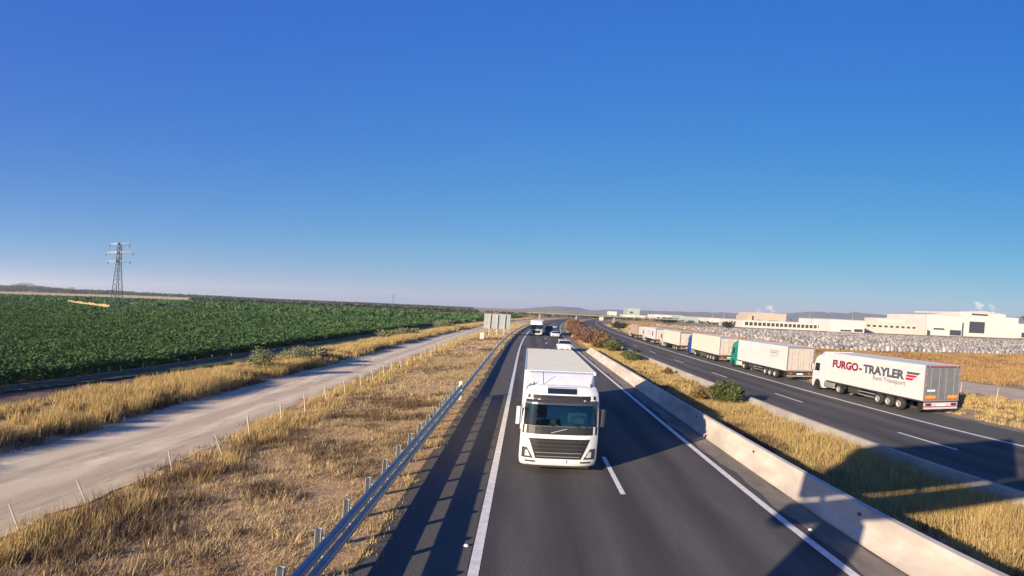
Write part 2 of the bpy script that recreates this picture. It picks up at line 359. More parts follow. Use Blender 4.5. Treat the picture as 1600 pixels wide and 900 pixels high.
# ------------------------------------------------------------------ barriers and guardrail
def sweep(prof, ya, yb, step=4.0):               # closed profile (x,z) swept along the road
    ys = list(np.arange(ya, yb, step))+[yb]
    return MB().loft([[(x+bend(y), y, z) for x, z in prof] for y in ys])
nb = empty('concrete_barrier', (8.3, 20, 0))
tag(nb, 'pale sloping concrete safety barrier beside the lanes the oncoming lorry uses', 'barrier')
J = sweep([(8.02,-.03),(8.02,.09),(8.19,.34),(8.37,.95),(8.54,.95),(8.62,-.03)], -30, 86).build('barrier_wall', M_conc, None, bevel=0.015)
def setpar(o, p): o.parent = p; o.matrix_parent_inverse = Matrix.Translation(-Vector(p.location)); return o
setpar(J, nb)
E1 = MB().loft([[(8.02,86,-.03),(8.02,86,.09),(8.19,86,.34),(8.37,86,.95),(8.54,86,.95),(8.62,86,-.03)],
                [(8.12,90,-.03),(8.12,90,.02),(8.2,90,.05),(8.3,90,.10),(8.5,90,.10),(8.6,90,-.03)]]).build('end_ramp', M_conc)
setpar(E1, nb)
rm = MB().box(-.012,.012,-.07,.07,-.05,.05).mesh('reflector'); rm.materials.append(mat('reflector_brown', (0.10,0.03,0.03), 0.4))
for y in (6.8, 14.8, 22.8, 31.1, 39.4, 47.5, 55.6, 63.7, 71.8, 80):
    o = link('reflector', rm, None); o.location = (8.285, y, .69); o.rotation_euler = (0, 0.28, 0); setpar(o, nb)
M_conc2 = mat('weathered_concrete', (0.24,0.215,0.19), 0.9, col2=(0.36,0.325,0.285), scale=1.4, detail=10, stretch=(1,0.4,1))
fb = empty('concrete_barrier', (13.9, 20, 0))
tag(fb, 'low pale concrete barrier between the dry median and the lorry queue lanes', 'barrier')
setpar(sweep([(13.60,-.08),(13.76,.45),(13.80,.60),(13.99,.60),(14.06,.34),(14.15,.0),(14.15,-.08)], -30, 330).build('barrier_wall', M_conc2, bevel=0.012), fb)

gr = empty('guardrail', (-3.3, 20, 0))
tag(gr, 'galvanised steel crash guardrail, double beam then single, along the grassy verge', 'guardrail')
WP = [(0,-.155),(.012,-.13),(.075,-.105),(.08,-.07),(.07,-.045),(.015,-.01),(.015,.01),(.07,.045),(.08,.07),(.075,.105),(.012,.13),(0,.155)]
WP = WP+[(x-.007, z) for x, z in WP[::-1]]
def beam_mesh(Ln): return MB().loft([[(x, y, z) for x, z in WP] for y in (0, Ln)]).mesh('rail_beam')
bm4 = beam_mesh(4.03); bm4.materials.append(M_galv); bm8 = beam_mesh(8.04); bm8.materials.append(M_galv)
def put_beam(me, y, z, L):
    o = link('rail_beam', me, None); a = math.atan((bend(y+L)-bend(y))/L)
    o.location = (-3.27+bend(y), y, z); o.rotation_euler = (0,0,-a); setpar(o, gr)
def post_mesh(h): # C-section post with open face to the road
    t=.012; return MB().box(-.075,-.075+t,-.06,.06,-.25,h).box(.05-t,.05,-.06,.06,-.25,h).box(-.075+t,.05-t,.06-t,.06,-.25,h).mesh('post')
pm_t = post_mesh(1.24); pm_s = post_mesh(.74)
for me in (pm_t, pm_s): me.materials.append(M_galv2)
sp = MB().box(-.0,.07,-.05,.05,-.10,.10).mesh('spacer'); sp.materials.append(M_galv2)
for k in range(9):
    put_beam(bm4, 1.6+4*k, .97, 4); put_beam(bm4, 1.6+4*k, .50, 4)
for k in range(18):
    y = 2.0+2*k
    o = link('post', pm_t, None); o.location = (-3.43, y, 0); setpar(o, gr)
    for z in (.97, .50):
        s = link('spacer', sp, None); s.location = (.075, 0, z); s.parent = o
for k in range(36):
    put_beam(bm8, 37.55+8*k, .56, 8)
for k in range(60):
    y = 39.5+4*k; o = link('post', pm_s, None); o.location = (-3.43+bend(y), y, 0); setpar(o, gr)
    s = link('spacer', sp, None); s.location = (.075, 0, .56); s.parent = o
ep = MB().box(-3.36,-3.20,37.5,37.56,-.2,1.16).build('end_post', M_galv2); setpar(ep, gr)
ec = MB().box(-3.42,-3.24,37.75,37.80,.5,1.32).build('marker_plate', M_paper); setpar(ec, gr)
# road studs by the edge lines
for x, y, w in ((-.87, 14.55, 'left of the verge-side edge line'), (7.32, 15.5, 'in the gantry shadow by the barrier-side edge line')):
    st = MB(); st.lathe([(0,.06),(.02,.058),(.05,.035),(.058,0.0)], (0,0,.003), 'z', 12)
    o = st.build('road_stud', M_paper, smooth=True, loc=(x,y,0.004))
    tag(o, 'small white round road stud '+w, 'road stud', 'road studs')

# ------------------------------------------------------------------ cantilever sign gantry that carries the camera (its shadow falls into view)
ga = empty('sign_gantry', (-5.45, -0.95, 0)); tag(ga, 'cantilever sign gantry at the camera, casting the big rectangular shadow over the lanes', 'sign gantry')
def gpart(name, m, *boxes):
    mb = MB()
    for b in boxes: mb.box(*b)
    return setpar(mb.build(name, m, bevel=0.02), ga)
gpart('post', M_grey, (-5.95,-4.95,-1.45,-.45,-.4,6.82))
gpart('base_plate', M_conc, (-6.5,-4.4,-2.0,.1,-.5,.02))
gpart('arm', M_grey, (-7.8,2.6,-1.25,-.65,6.83,7.45))
gpart('sign_panel', M_grey, (-7.7,.35,-1.15,-.75,7.70,10.35))
for x in (-6.6,-3.6,-.6): gpart('panel_strut', M_grey, (x-.06,x+.06,-1.05,-.85,7.44,7.73))
gpart('camera_bracket', M_grey, (-.06,.06,-.66,-.28,6.95,7.0))

# ------------------------------------------------------------------ lorries
def cab_y(z, x, LV):
    zs = [l[0] for l in LV]; yf = np.interp(z, zs, [l[1] for l in LV]); hw = np.interp(z, zs, [l[2] for l in LV])
    return float(yf)+0.26*min(1.0, abs(x)/float(hw))**5
LV = [(.26,.10,1.17),(.36,.02,1.22),(.62,0,1.245),(1.46,.02,1.25),(1.62,.045,1.25),(1.97,.10,1.245),(2.42,.20,1.24),(2.88,.31,1.23),(3.06,.36,1.22),(3.32,.50,1.20),(3.52,.72,1.14),(3.62,1.0,1.05)]
XF = [-1,-.985,-.95,-.88,-.78,-.6,-.4,-.2,0,.2,.4,.6,.78,.88,.95,.985,1]
def front_panel(zrows, half, off, n=9, thick=.02, xs=None):   # panel lying on the cab front; half(z) gives its half width
    mb = MB(); A = []; B = []
    for z in zrows:
        for i in range(n):
            x = (-1+2*i/(n-1))*half(z) if xs is None else xs(z)[0]+(xs(z)[1]-xs(z)[0])*i/(n-1)
            y = cab_y(z, x, LV); A.append((x, y-off, z)); B.append((x, y-off+thick, z))
    m = len(zrows); fs = [(j*n+i, j*n+i+1, (j+1)*n+i+1, (j+1)*n+i) for j in range(m-1) for i in range(n-1)]
    k = len(A); mb.add(A+B, fs+[tuple(i+k for i in f)[::-1] for f in fs])
    ring = [i for i in range(n)]+[j*n+n-1 for j in range(1,m)]+[(m-1)*n+i for i in range(n-2,-1,-1)]+[j*n for j in range(m-2,0,-1)]
    mb.f += [(ring[i], ring[(i+1)%len(ring)], ring[(i+1)%len(ring)]+k, ring[i]+k) for i in range(len(ring))]
    return mb
tyre_me = MB().lathe([(-.15,.30),(-.16,.44),(-.13,.505),(-.05,.52),(.05,.52),(.13,.505),(.16,.44),(.15,.30)], (0,0,0), 'x', 22).mesh('wheel'); tyre_me.materials.append(M_tyre); tyre_me.shade_smooth()
rim_me = MB().lathe([(.148,.31),(.12,.27),(.06,.24),(.05,.15),(.14,.13),(.15,0.0)], (0,0,0), 'x', 18).mesh('rim'); rim_me.materials.append(M_rim)
def wheel(root, x, y, r=.52):
    o = link('wheel', tyre_me, None, root); o.location = (x, y, r); s = r/.52; o.scale = (s, s, s)
    if x < 0: o.rotation_euler = (0,0,math.pi)
    q = link('rim', rim_me, None, o)
def text_mesh(body, size, m, bold=0.0, name='lettering'):
    cu = bpy.data.curves.new(name, 'FONT'); cu.body = body; cu.size = size; cu.offset = bold; cu.extrude = .002; cu.resolution_u = 3
    ob = bpy.data.objects.new('tmp_text', cu); me = bpy.data.meshes.new_from_object(ob)
    bpy.data.objects.remove(ob); bpy.data.curves.remove(cu); me.materials.clear(); me.materials.append(m); me.name = name; return me
def lorry(name, label, loc, rz, cabm=None, boxm=None, rear='doors', hero=False, far=False, top=4.0, side=None, Lt=13.6, group=None, axles=(11.65,13.0,14.35), doorm=None, ribs=0, cabwin=True, tank=None):
    cabm = cabm or M_white; boxm = boxm or M_panel
    root = empty(name, loc, rz); tag(root, label, 'lorry', group)
    y0 = 2.9; y1 = y0+Lt
    # cab shell
    secs = []
    for z, yf, hw in LV:
        s = [(f*hw, cab_y(z, f*hw, LV), z) for f in XF]
        s += [(hw, .9, z), (hw, 2.3, z), (-hw, 2.3, z), (-hw, .9, z)]
        secs.append(s)
    if hero:
        zr = [l[0] for l in LV]; nf = len(XF)
        def skip(i, j): return 1.96 <= zr[i] and zr[i+1] <= 2.89 and j < nf-1 and 2 <= j <= nf-4
        cab = MB().loft(secs, skip=skip).build('cab', cabm, root)
    else: cab = MB().loft(secs).build('cab', cabm, root)
    smooth_angle(cab, 38)
    if not hero or True:
        for s in (-1, 1):
            dw = MB().prism([(.62,1.95),(1.55,1.95),(1.55,2.75),(.78,2.75)], 'x', s*1.232, s*1.262).build('door_window', M_carglass, cab)
            MB().box(s*1.235 if s>0 else s*1.265, s*1.265 if s>0 else s*1.235, 1.5,1.58,1.72,1.76).build('door_handle', M_black, cab)
            MB().prism([(.72,.25),(.78,.62),(.98,.98),(1.35,1.12),(1.72,.98),(1.92,.62),(1.98,.25)], 'x', s*1.20, s*1.258).build('wheel_arch', M_black, cab)
    # glass and trim on the front
    g = front_panel(list(np.linspace(1.97,2.88,7)), lambda z: 1.235-.02*(z-1.97) if not hero else 1.18, .012 if not hero else .004, n=15, thick=.01)
    smooth_angle(g.build('windscreen', M_glass if hero else M_carglass, cab), 60)
    if hero:
        MB().box(-1.17,1.17,.42,1.0,1.55,1.93).build('dashboard', M_black, cab, bevel=.04); MB().box(-1.0,-.62,1.12,1.16,1.5,2.3).build('hi_vis_vest', M_yel, cab); MB().box(.30,.95,1.15,1.5,1.55,2.35).build('seat_cover', M_paper, cab, bevel=.08)
        MB().box(-1.18,1.18,1.95,2.0,1.4,3.0).build('cabin_back', M_seat, cab)
        MB().box(-1.2,1.2,.7,1.95,2.95,3.0).build('cabin_ceiling', M_seat, cab)
        for sgn in (-1,1): MB().box(*sorted((sgn*1.20,sgn*1.18)),.55,1.95,1.4,2.95).build('cabin_side', M_seat, cab)
        for sgn in (-1,1):
            MB().box(sgn*.62-.26,sgn*.62+.26,1.35,1.85,1.2,1.55).box(sgn*.62-.25,sgn*.62+.25,1.70,1.88,1.5,2.3).box(sgn*.62-.14,sgn*.62+.14,1.72,1.85,2.32,2.58).build('cab_seat', M_seat, cab, bevel=.05)
        for bx in ((-.35,-.08,.44,.72,1.925,1.965),(.08,.45,.46,.70,1.925,1.955),(.70,.98,.44,.66,1.925,1.95),(-.3,-.13,.72,.75,1.925,2.12)): MB().box(*bx).build('dash_paper', M_paper, cab)
        MB().lathe([(0,.23),(.02,.25),(0,.27),(-.02,.25),(0,.23)], (.62,1.02,2.02), 'y', 20).build('steering_wheel', M_black, cab)
    front_panel([1.625,1.8,1.965], lambda z: 1.20, .008, n=13).build('wiper_panel', M_grille, cab)
    if not far:
        front_panel([2.89,2.98,3.10,3.24], lambda z: 1.12-.06*(z-2.9), .008, n=11).build('upper_panel', M_grille, cab)
        vz = 2.95; n = 13; vs = []
        for i in range(n):
            x = (-1+2*i/(n-1))*1.16; y = cab_y(vz, x, LV)
            vs.append([(x,y-.02,vz+.10),(x,y-.24,vz+.02),(x,y-.26,vz-.06),(x,y-.24,vz-.07),(x,y-.02,vz+.02)])
        MB().loft(vs).build('sun_visor', M_grsl if hero else M_grille, cab)
        front_panel([3.30,3.40,3.50,3.55], lambda z: .48, .012, n=5).build('roof_window', M_carglass, cab)
    gr_ = front_panel(list(np.linspace(.60,1.45,6)), lambda z: .72+.26*(z-.6)/.85, .016, n=9).build('grille', M_grille, cab)
    if not far:
        for z in (.70,.86,1.02,1.18,1.34):
            front_panel([z-.018,z+.018], lambda q, z=z: .66+.26*(z-.6)/.85, .034, n=9, thick=.03).build('grille_slat', M_chrome if z in (.70,.86) else M_grsl, cab)
        for s in (-1, 1):
            f = (lambda z, s=s: sorted((s*(.80+.22*(z-.60)/.45), s*1.17)))
            front_panel([.60,.75,.90,1.04], None, .014, n=6, xs=f).build('headlight', M_lens if not hero else M_grsl, cab)
            f2 = (lambda z, s=s: sorted((s*(.86+.18*(z-.60)/.45), s*1.06)))
            front_panel([.68,.80,.92], None, .026, n=4, xs=f2).build('headlight_lens', M_lens, cab)
            front_panel([.43,.50], None, .014, n=4, xs=(lambda z, s=s: sorted((s*.72, s*1.05)))).build('fog_light', M_grsl, cab)
            xm = s*1.375
            MB().box(*sorted((xm-.065, xm+.065)), .30,.46,1.95,2.72).build('mirror', M_white if s<0 else M_black, cab, bevel=.04)
            for za, zb in ((2.66,2.70),(2.02,1.98)): MB().cyl((s*1.2,.42,za),(s*1.44,.36,zb),.022,n=6).build('mirror_arm', M_white if s<0 else M_black, cab)
            MB().box(*sorted((xm-.055,xm+.055)), .462,.47,2.0,2.66).build('mirror_glass', M_lens, cab)
        for x0, x1 in ((-.75,-.05),(.05,.75)):
            yy = cab_y(1.9,x0,LV)-.05
            MB().cyl((x0,cab_y(1.84,x0,LV)-.03,1.84),(x1,cab_y(2.02,x1,LV)-.03,2.02),.014,n=5).build('wiper', M_black, cab)
        MB().cyl((-.28,cab_y(1.70,0,LV)-.03,1.70),(.22,cab_y(1.86,0,LV)-.03,1.88),.012,n=5).build('emblem_bar', M_lens, cab)
        MB().box(-.27,.27,-.035,.005,.455,.565).build('number_plate', M_paper, cab)
        MB().box(-1.0,1.0,-.02,.2,.24,.30).build('bumper_lip', M_black, cab)
        for s in (-.95,.95): MB().cyl((s,1.0,3.55),(s,1.0,3.72),.03,.02,n=8).build('roof_horn', M_black, cab)  # small dark horns on the cab roof, not lamps
        MB().cyl((-.62,1.0,3.55),(-.66,1.15,4.15),.012,n=5).build('aerial', M_black, cab)
    dz = min(top, 4.0)+.02
    dfl = MB().loft([[(-.98,.98,3.55),(.98,.98,3.55),(.95,1.02,3.60),(-.95,1.02,3.60)],
                     [(-1.08,1.4,3.52),(1.08,1.4,3.52),(1.02,1.4,3.80),(-1.02,1.4,3.80)],
                     [(-1.16,1.9,3.45),(1.16,1.9,3.45),(1.10,1.9,dz),(-1.10,1.9,dz)],
                     [(-1.20,2.45,3.40),(1.20,2.45,3.40),(1.14,2.45,dz+.02),(-1.14,2.45,dz+.02)]]).build('roof_deflector', cabm, root, bevel=.03)
    for s in (-1,1): MB().box(*sorted((s*1.245,s*1.205)), 2.31,2.72,1.15,3.42).build('side_fairing', cabm if not far else M_dark, root)
    # running gear
    MB().box(-.45,-.30,1.2,6.2,.68,.95).box(.30,.45,1.2,6.2,.68,.95).box(-1.0,1.0,.7,2.2,.45,.8).build('tractor_frame', M_dark, root)
    MB().box(-.55,-.40,5.4,y1-.1,.92,1.14).box(.40,.55,5.4,y1-.1,.92,1.14).build('trailer_frame', M_dark, root)
    for x in (-1.09,1.09):
        wheel(root, x, 1.35); wheel(root, x*.97, 5.05)
        for a in axles: wheel(root, x*1.0, a)
        if not far or hero is False:
            MB().box(*sorted((x*.72,x*1.10)), 2.35,4.15,.42,.98).build('fuel_tank', M_grey if tank is None else tank, root, bevel=.08)
            MB().prism([(4.42,.6),(4.5,.95),(4.75,1.13),(5.35,1.13),(5.6,.95),(5.68,.6),(5.60,.6),(5.5,.90),(5.3,1.06),(4.8,1.06),(4.6,.90),(4.5,.6)], 'x', x*.80, x*1.13).build('mudguard', M_black, root)
    if not far:
        for s in (-1,1):
            MB().box(*sorted((s*.95,s*1.2)), 6.6,7.9,.48,.98).build('pallet_box', M_dark, root, bevel=.02)
            MB().box(*sorted((s*1.17,s*1.20)), 8.2,10.8,.50,.60).box(*sorted((s*1.17,s*1.20)), 8.2,10.8,.78,.88).build('side_guard', M_grey, root)
            MB().box(s*.75-.06,s*.75+.06,6.2,6.34,.15,1.0).build('landing_leg', M_grey, root)
    # trailer
    tr = MB().box(-1.275,1.275,y0,y1,1.16,top).build('trailer_box', boxm, root, bevel=.025)
    MB().box(-1.282,1.282,y0-.004,y1-.02,1.06,1.155).build('side_rail', M_dark, tr)
    MB().box(-1.285,-1.24,y0,y1,top-.09,top+.012).box(1.24,1.285,y0,y1,top-.09,top+.012).build('roof_rail', boxm if far else (M_white if hero else boxm), tr)
    MB().box(-1.285,1.285,y0-.03,y0+.05,1.16,top+.014).build('front_frame', M_white if hero else boxm, tr)
    fr = MB(); fr.box(-1.29,-1.19,y1,y1+.05,1.12,top+.01); fr.box(1.19,1.29,y1,y1+.05,1.12,top+.01); fr.box(-1.19,1.19,y1,y1+.05,top-.16,top+.01); fr.box(-1.19,1.19,y1,y1+.05,1.12,1.24)
    fr.build('rear_frame', M_frame if not far else M_dark, tr)
    dm = doorm or M_doorw
    for s in (-1,1):
        d = MB().box(*sorted((s*.012,s*1.18)), y1+.002,y1+.045,1.25,top-.17).build('rear_door', dm, tr, bevel=.008)
        if not far:
            for xr in (.25,.85): MB().cyl((s*xr,y1+.065,1.28),(s*xr,y1+.065,top-.2),.016,n=6).build('lock_rod', M_grey, d)
            for zz in (1.5,2.4,3.3): MB().box(*sorted((s*1.12,s*1.27)),y1+.051,y1+.07,zz,zz+.06).build('hinge', M_grey, d)
    if rear == 'furgo':
        MB().box(-.95,.95,y1+.055,y1+.085,top-.15,top-.06).build('light_bar', M_red, tr)
        for s in (-1,1):
            MB().box(*sorted((s*.42,s*1.17)),y1+.048,y1+.056,1.30,1.62).build('reflective_strip', M_orange, tr)
            MB().box(*sorted((s*.46,s*1.13)),y1+.057,y1+.064,1.40,1.56).build('reflective_strip', M_yel, tr)
            MB().box(*sorted((s*1.10,s*1.20)),y1+.056,y1+.075,top-.14,top-.04).build('marker_lamp', M_black, tr)
        MB().box(.50,1.06,y1+.048,y1+.052,1.92,2.06).build('door_plate', M_paper, tr)
    bu = MB().box(-1.2,1.2,y1-.05,y1+.12,.50,.66).build('rear_bumper', M_bumpw if rear=='furgo' else M_grey, root, bevel=.015)
    MB().box(-1.22,1.22,y1-.02,y1+.06,.72,1.02).build('lamp_beam', M_bumpw if rear=='furgo' else M_dark, root)
    for s in (-1,1):
        MB().box(*sorted((s*.72,s*1.14)),y1+.062,y1+.10,.76,.98).build('tail_lamp', M_red, root)
        MB().box(*sorted((s*.80,s*1.0)),y1+.104,y1+.112,.80,.94).build('lamp_lens', M_black if rear=='furgo' else M_orange, root)
        MB().box(*sorted((s*.78,s*1.22)),y1-.62,y1-.58,.30,.95).build('mud_flap', M_black, root)
    MB().box(-.30,.30,y1+.062,y1+.075,.74,.90).build('number_plate', M_paper, root)
    # what is written on the side that faces the camera (local +x)
    def side_text(body, size, m, ya, z, bold, width):
        me = text_mesh(body, size, m, bold)
        co = np.array([v.co[:] for v in me.vertices]); w = co[:,0].max()-co[:,0].min(); k = width/w if width else 1
        o = link('lettering', me, None, tr); xm = co[:,0].min()
        o.matrix_local = Matrix(((0,0,1,1.279),(k,0,0,ya-xm*k),(0,1,0,z),(0,0,0,1)))
        return o
    if side == 'furgo':
        # local y grows towards the rear of the lorry: the reading direction seen from the road
        yr = y1-33.9*0     # helper for readability
        base = y1          # trailer rear edge in local y
        side_text('FURGO', 1.0, M_maroon, base-12.62, 2.63, .05, 4.15)
        side_text('-', 1.0, M_maroon, base-8.35, 2.63, .05, .42)
        side_text('TRAYLER', 1.0, M_slate, base-7.75, 2.63, .05, 5.45)
        side_text('Rent Transport', .52, M_faint, base-6.3, 2.13, .015, 4.2)
        for i, (z, m, l) in enumerate(((3.12,M_slate,1.42),(2.87,M_redp,1.15),(2.62,M_redp,.88))):
            o = MB().prism([(base-2.05-.05*i,z),(base-2.05-.05*i+l-.12,z),(base-2.05-.05*i+l+.12,z+.19),(base-2.05-.05*i+.03,z+.19)], 'x', 1.277, 1.281).build('logo_bar', m, tr)
        side_text('22-18', .12, M_slate, base-1.0, 1.45, 0, .55) if False else None
    if side == 'lines':
        for i, (z, w, m) in enumerate(((3.32,2.6,M_faint),(3.18,2.6,M_faint),(3.02,1.9,M_slate),(2.98,2.4,M_faint),(2.70,2.3,M_faint),(2.52,1.5,M_faint))):
            b = MB(); yy = y1-4.6+.25*i%.4
            while yy < y1-4.6+w:
                q = random.uniform(.12,.4); b.box(1.277,1.281,yy,yy+q,z,z+.07); yy += q+.06
            b.build('lettering', m, tr)
    if side == 'blots':
        MB().prism([(y1-4.2,1.9),(y1-3.2,1.9),(y1-2.9,2.6),(y1-3.3,3.3),(y1-4.0,2.9)], 'x', 1.277,1.281).build('logo_patch', M_slate, tr)
        for z in (2.2,2.6,3.0): MB().box(1.277,1.281,y1-10,y1-6.2,z,z+.1).build('lettering', M_faint, tr)
    for r in range(ribs):
        yy = y0+Lt*(r+1)/(ribs+1); MB().box(-1.29,1.29,yy-.05,yy+.05,1.17,top-.1).build('curtain_post', boxm, tr)
    return root
# the oncoming lorry
M_hero = mat('warm_roof_panel', (0.84,0.77,0.56), 0.6, col2=(0.76,0.69,0.50), scale=.8, detail=8)
lorry('articulated_lorry', 'white articulated lorry with dark grille driving towards the gantry beside the edge line', (1.375, 21.62, 0), R(-0.25), hero=True, rear='doors', boxm=M_hero)
# the queue on the far hard shoulder: rears face the camera
QX = 23.88
def queue(rear_y, label, name='parked_lorry', **kw):
    L = 2.9+kw.get('Lt', 13.6); fy = rear_y+L
    a = math.atan((bend(fy)-bend(rear_y))/L)
    return lorry(name, label, (QX+bend(fy), fy, 0), math.pi-a, group='lorries queued on the hard shoulder', **kw)
queue(33.9, 'white lorry with big FURGO-TRAYLER lettering and grey rear doors, last of the queue', rear='furgo', side='furgo', doorm=M_doorg, axles=(11.0,12.35,13.7))
queue(55.7, 'green-cabbed lorry with clean white trailer and pale twin rear doors', cabm=M_green, side='lines', boxm=M_panel, axles=(11.6,12.9,14.2), tank=M_panel, Lt=14.2)
queue(77.0, 'blue-cabbed lorry with cream trailer, ahead of the green-cabbed one', cabm=M_blue, boxm=M_cream, Lt=14.0)
queue(98.6, 'white-cabbed lorry with cream trailer, ahead of the blue-cabbed one', boxm=M_cream, far=True, top=3.8)
queue(119.3, 'lorry with white trailer bearing a dark patch, ahead of two cream trailers', boxm=M_panel, side='blots', far=True, top=3.75)
queue(142.0, 'lorry with dusty pink ribbed trailer, ahead of the dark-patched one', boxm=M_pinkp, ribs=3, far=True, top=3.8)
queue(375.0, 'far white lorry standing alone beyond the dark roadside tree', boxm=M_panel, far=True, top=3.9)
# oncoming lorries far up the road
lorry('articulated_lorry', 'white lorry coming up behind the leading one, far along the same lane', (1.35+bend(136), 136, 0), R(-1.4), far=True, boxm=M_panel, top=4.0)

# ------------------------------------------------------------------ cars
def car(name, label, loc, rz, m, L=4.4, hw=.9, H=1.6, van=False):
    root = empty(name, loc, rz); tag(root, label, name, 'cars and vans coming along the motorway')
    # stations along y (0 = front): y, z bottom, z belt, z top, hw belt, hw top
    if van: st = [(0,.35,.75,.78,.80,.70),(.12,.28,.85,.90,.88,.78),(.75,.25,.98,1.05,.9,.80),(1.0,.25,1.05,1.2,.9,.82),(1.75,.25,1.08,H-.05,.9,.74),(2.3,.25,1.08,H,.9,.74),(L-.5,.25,1.08,H-.02,.9,.74),(L-.1,.28,1.05,H-.12,.88,.72),(L,.35,.9,1.1,.84,.70)]
    else: st = [(0,.35,.62,.65,.78,.68),(.12,.25,.72,.76,.86,.74),(.9,.22,.88,.93,.9,.76),(1.15,.22,.92,1.02,.9,.74),(1.95,.22,.95,H-.04,.9,.66),(2.6,.22,.95,H,.9,.66),(L-.9,.22,.95,H-.08,.89,.66),(L-.25,.25,.93,1.08,.86,.70),(L,.35,.8,.95,.8,.66)]
    secs = []
    for y, zb, zm, zt, a, b in st:
        secs.append([(-a*.94,y,zb),(-a,y,zb+.22),(-a,y,zm-.12),(-a*.985,y,zm),(-b,y,zt-.05),(-b*.85,y,zt),(b*.85,y,zt),(b,y,zt-.05),(a*.985,y,zm),(a,y,zm-.12),(a,y,zb+.22),(a*.94,y,zb)])
    body = smooth_angle(MB().loft(secs).build('body', m, root), 35)
    i = 3; A, B = st[i], st[i+1]
    def lerp(f, k): return A[k]+(B[k]-A[k])*f
    w = MB().add([(-lerp(.02,5)*.98-.04,lerp(.02,0)-.014,lerp(.02,3)+.014),(lerp(.02,5)*.98+.04,lerp(.02,0)-.014,lerp(.02,3)+.014),(lerp(.9,5)*.86,lerp(.9,0)-.012,lerp(.9,3)+.012),(-lerp(.9,5)*.86,lerp(.9,0)-.012,lerp(.9,3)+.012)], [(0,1,2,3)]); w.build('windscreen', M_carglass, body)
    for s in (-1,1):
        a0, a1, ztop, zb = st[4][0]-.15, st[6][0], H-.16, st[5][2]+.03
        mb = MB(); xa = s*(st[5][4]*.985+.008); xb = s*(st[5][5]+.035)
        mb.add([(xa,st[3][0]+.25,zb),(xa,a1+.1,zb),(xb,a1-.1,ztop),(xb,a0+.25,ztop)], [(0,1,2,3)]); mb.build('side_window', M_carglass, body)
        MB().box(*sorted((s*.48,s*.80)),-.02,.10,.58,.74).build('headlight', M_lens, body, bevel=.03)
        MB().box(*sorted((s*.92,s*1.06)),st[3][0]+.15,st[3][0]+.3,.95,1.1).build('mirror', m, body, bevel=.03)
        for y in (.82, L-.85): wheel(root, s*.80, y, .33)
    MB().box(-.5,.5,-.02,.06,.38,.52).build('grille', M_grille, body)
    MB().box(-.26,.26,-.035,-.022,.40,.50).build('number_plate', M_paper, body)
    return root
M_silver = mat('silver_paint', (0.50,0.51,0.53), 0.35, 0.5, coat=0.3)
M_navy = mat('navy_paint', (0.03,0.04,0.07), 0.4, coat=0.3)
car('car', 'tall white car overtaking just behind the leading lorry trailer', (5.2, 87, 0), R(-.3), M_white, L=4.6, H=1.85, van=True)
car('car', 'white saloon car beside the reddish shrubs, behind the tall white car', (5.1+bend(131), 131, 0), R(-1.2), M_white, H=1.5)
car('van', 'dark blue van running beside the second oncoming lorry', (4.0+bend(150), 150, 0), R(-1.5), M_navy, L=5.2, H=2.3, van=True)
car('car', 'silver car far ahead, beyond the white saloon', (5.1+bend(196), 196, 0), R(-2.5), M_silver, H=1.5)

# ------------------------------------------------------------------ grass, crop, shrubs
def vnoise(x, y, sc, seed=0):
    r = np.random.default_rng(seed); T = r.random((256,256)); x = np.asarray(x)/sc; y = np.asarray(y)/sc
    xi = np.floor(x).astype(int); yi = np.floor(y).astype(int); fx = x-xi; fy = y-yi; fx = fx*fx*(3-2*fx); fy = fy*fy*(3-2*fy)
    g = lambda a, b: T[a % 256, b % 256]
    return (g(xi,yi)*(1-fx)+g(xi+1,yi)*fx)*(1-fy)+(g(xi,yi+1)*(1-fx)+g(xi+1,yi+1)*fx)*fy
def grass(name, x0, x1, ya, yb, dens, per, h, wid, m, seed, spread=.12, patch=None, lean=.45, thresh=0.0, label=None, wobble=0.0):
    r = np.random.default_rng(seed); n = int((x1-x0)*(yb-ya)*dens)
    x = r.uniform(x0, x1, n); y = r.uniform(ya, yb, n)
    if wobble: x = x + wobble*(vnoise(y, y*0, 3.0, seed+9)-.5)
    hs = np.ones(n)
    if patch:
        q = .65*vnoise(x, y, patch, seed)+.35*vnoise(x, y, patch*.35, seed+1)
        keep = r.random(n) < np.clip((q-thresh)*4, 0.03, 1); x = x[keep]; y = y[keep]; hs = .55+.9*q[keep]; n = len(x)
    X = x+bend_np(y)+lsh(y)*lw(x)
    bx = np.repeat(X, per)+r.normal(0, spread, n*per); by = np.repeat(y, per)+r.normal(0, spread, n*per)
    hh = np.repeat(hs, per)*h*r.uniform(.45, 1.25, n*per); N = n*per
    az = r.uniform(0, 2*math.pi, N); ln = hh*lean*r.uniform(.1, 1.3, N); w = wid*r.uniform(.6, 1.3, N)
    bz = zg_np(bx, by)-.02
    ox = np.cos(az); oy = np.sin(az)
    base = np.stack([bx, by, bz], 1); side = np.stack([-oy*w*.5, ox*w*.5, 0*w], 1)
    tip = base+np.stack([ox*ln, oy*ln, hh], 1)
    v = np.stack([base-side, base+side, tip], 1).reshape(-1,3); f = np.arange(N*3).reshape(-1,3)
    return v, f
def grass_obj(name, parts, m, label=None):
    vs = []; fs = []; o = 0
    for v, f in parts: vs.append(v); fs.append(f+o); o += len(v)
    ob = np_mesh(name, np.concatenate(vs), np.concatenate(fs), m, 3)
    tag(ob, label, 'grass', kind='stuff'); return ob
G = grass
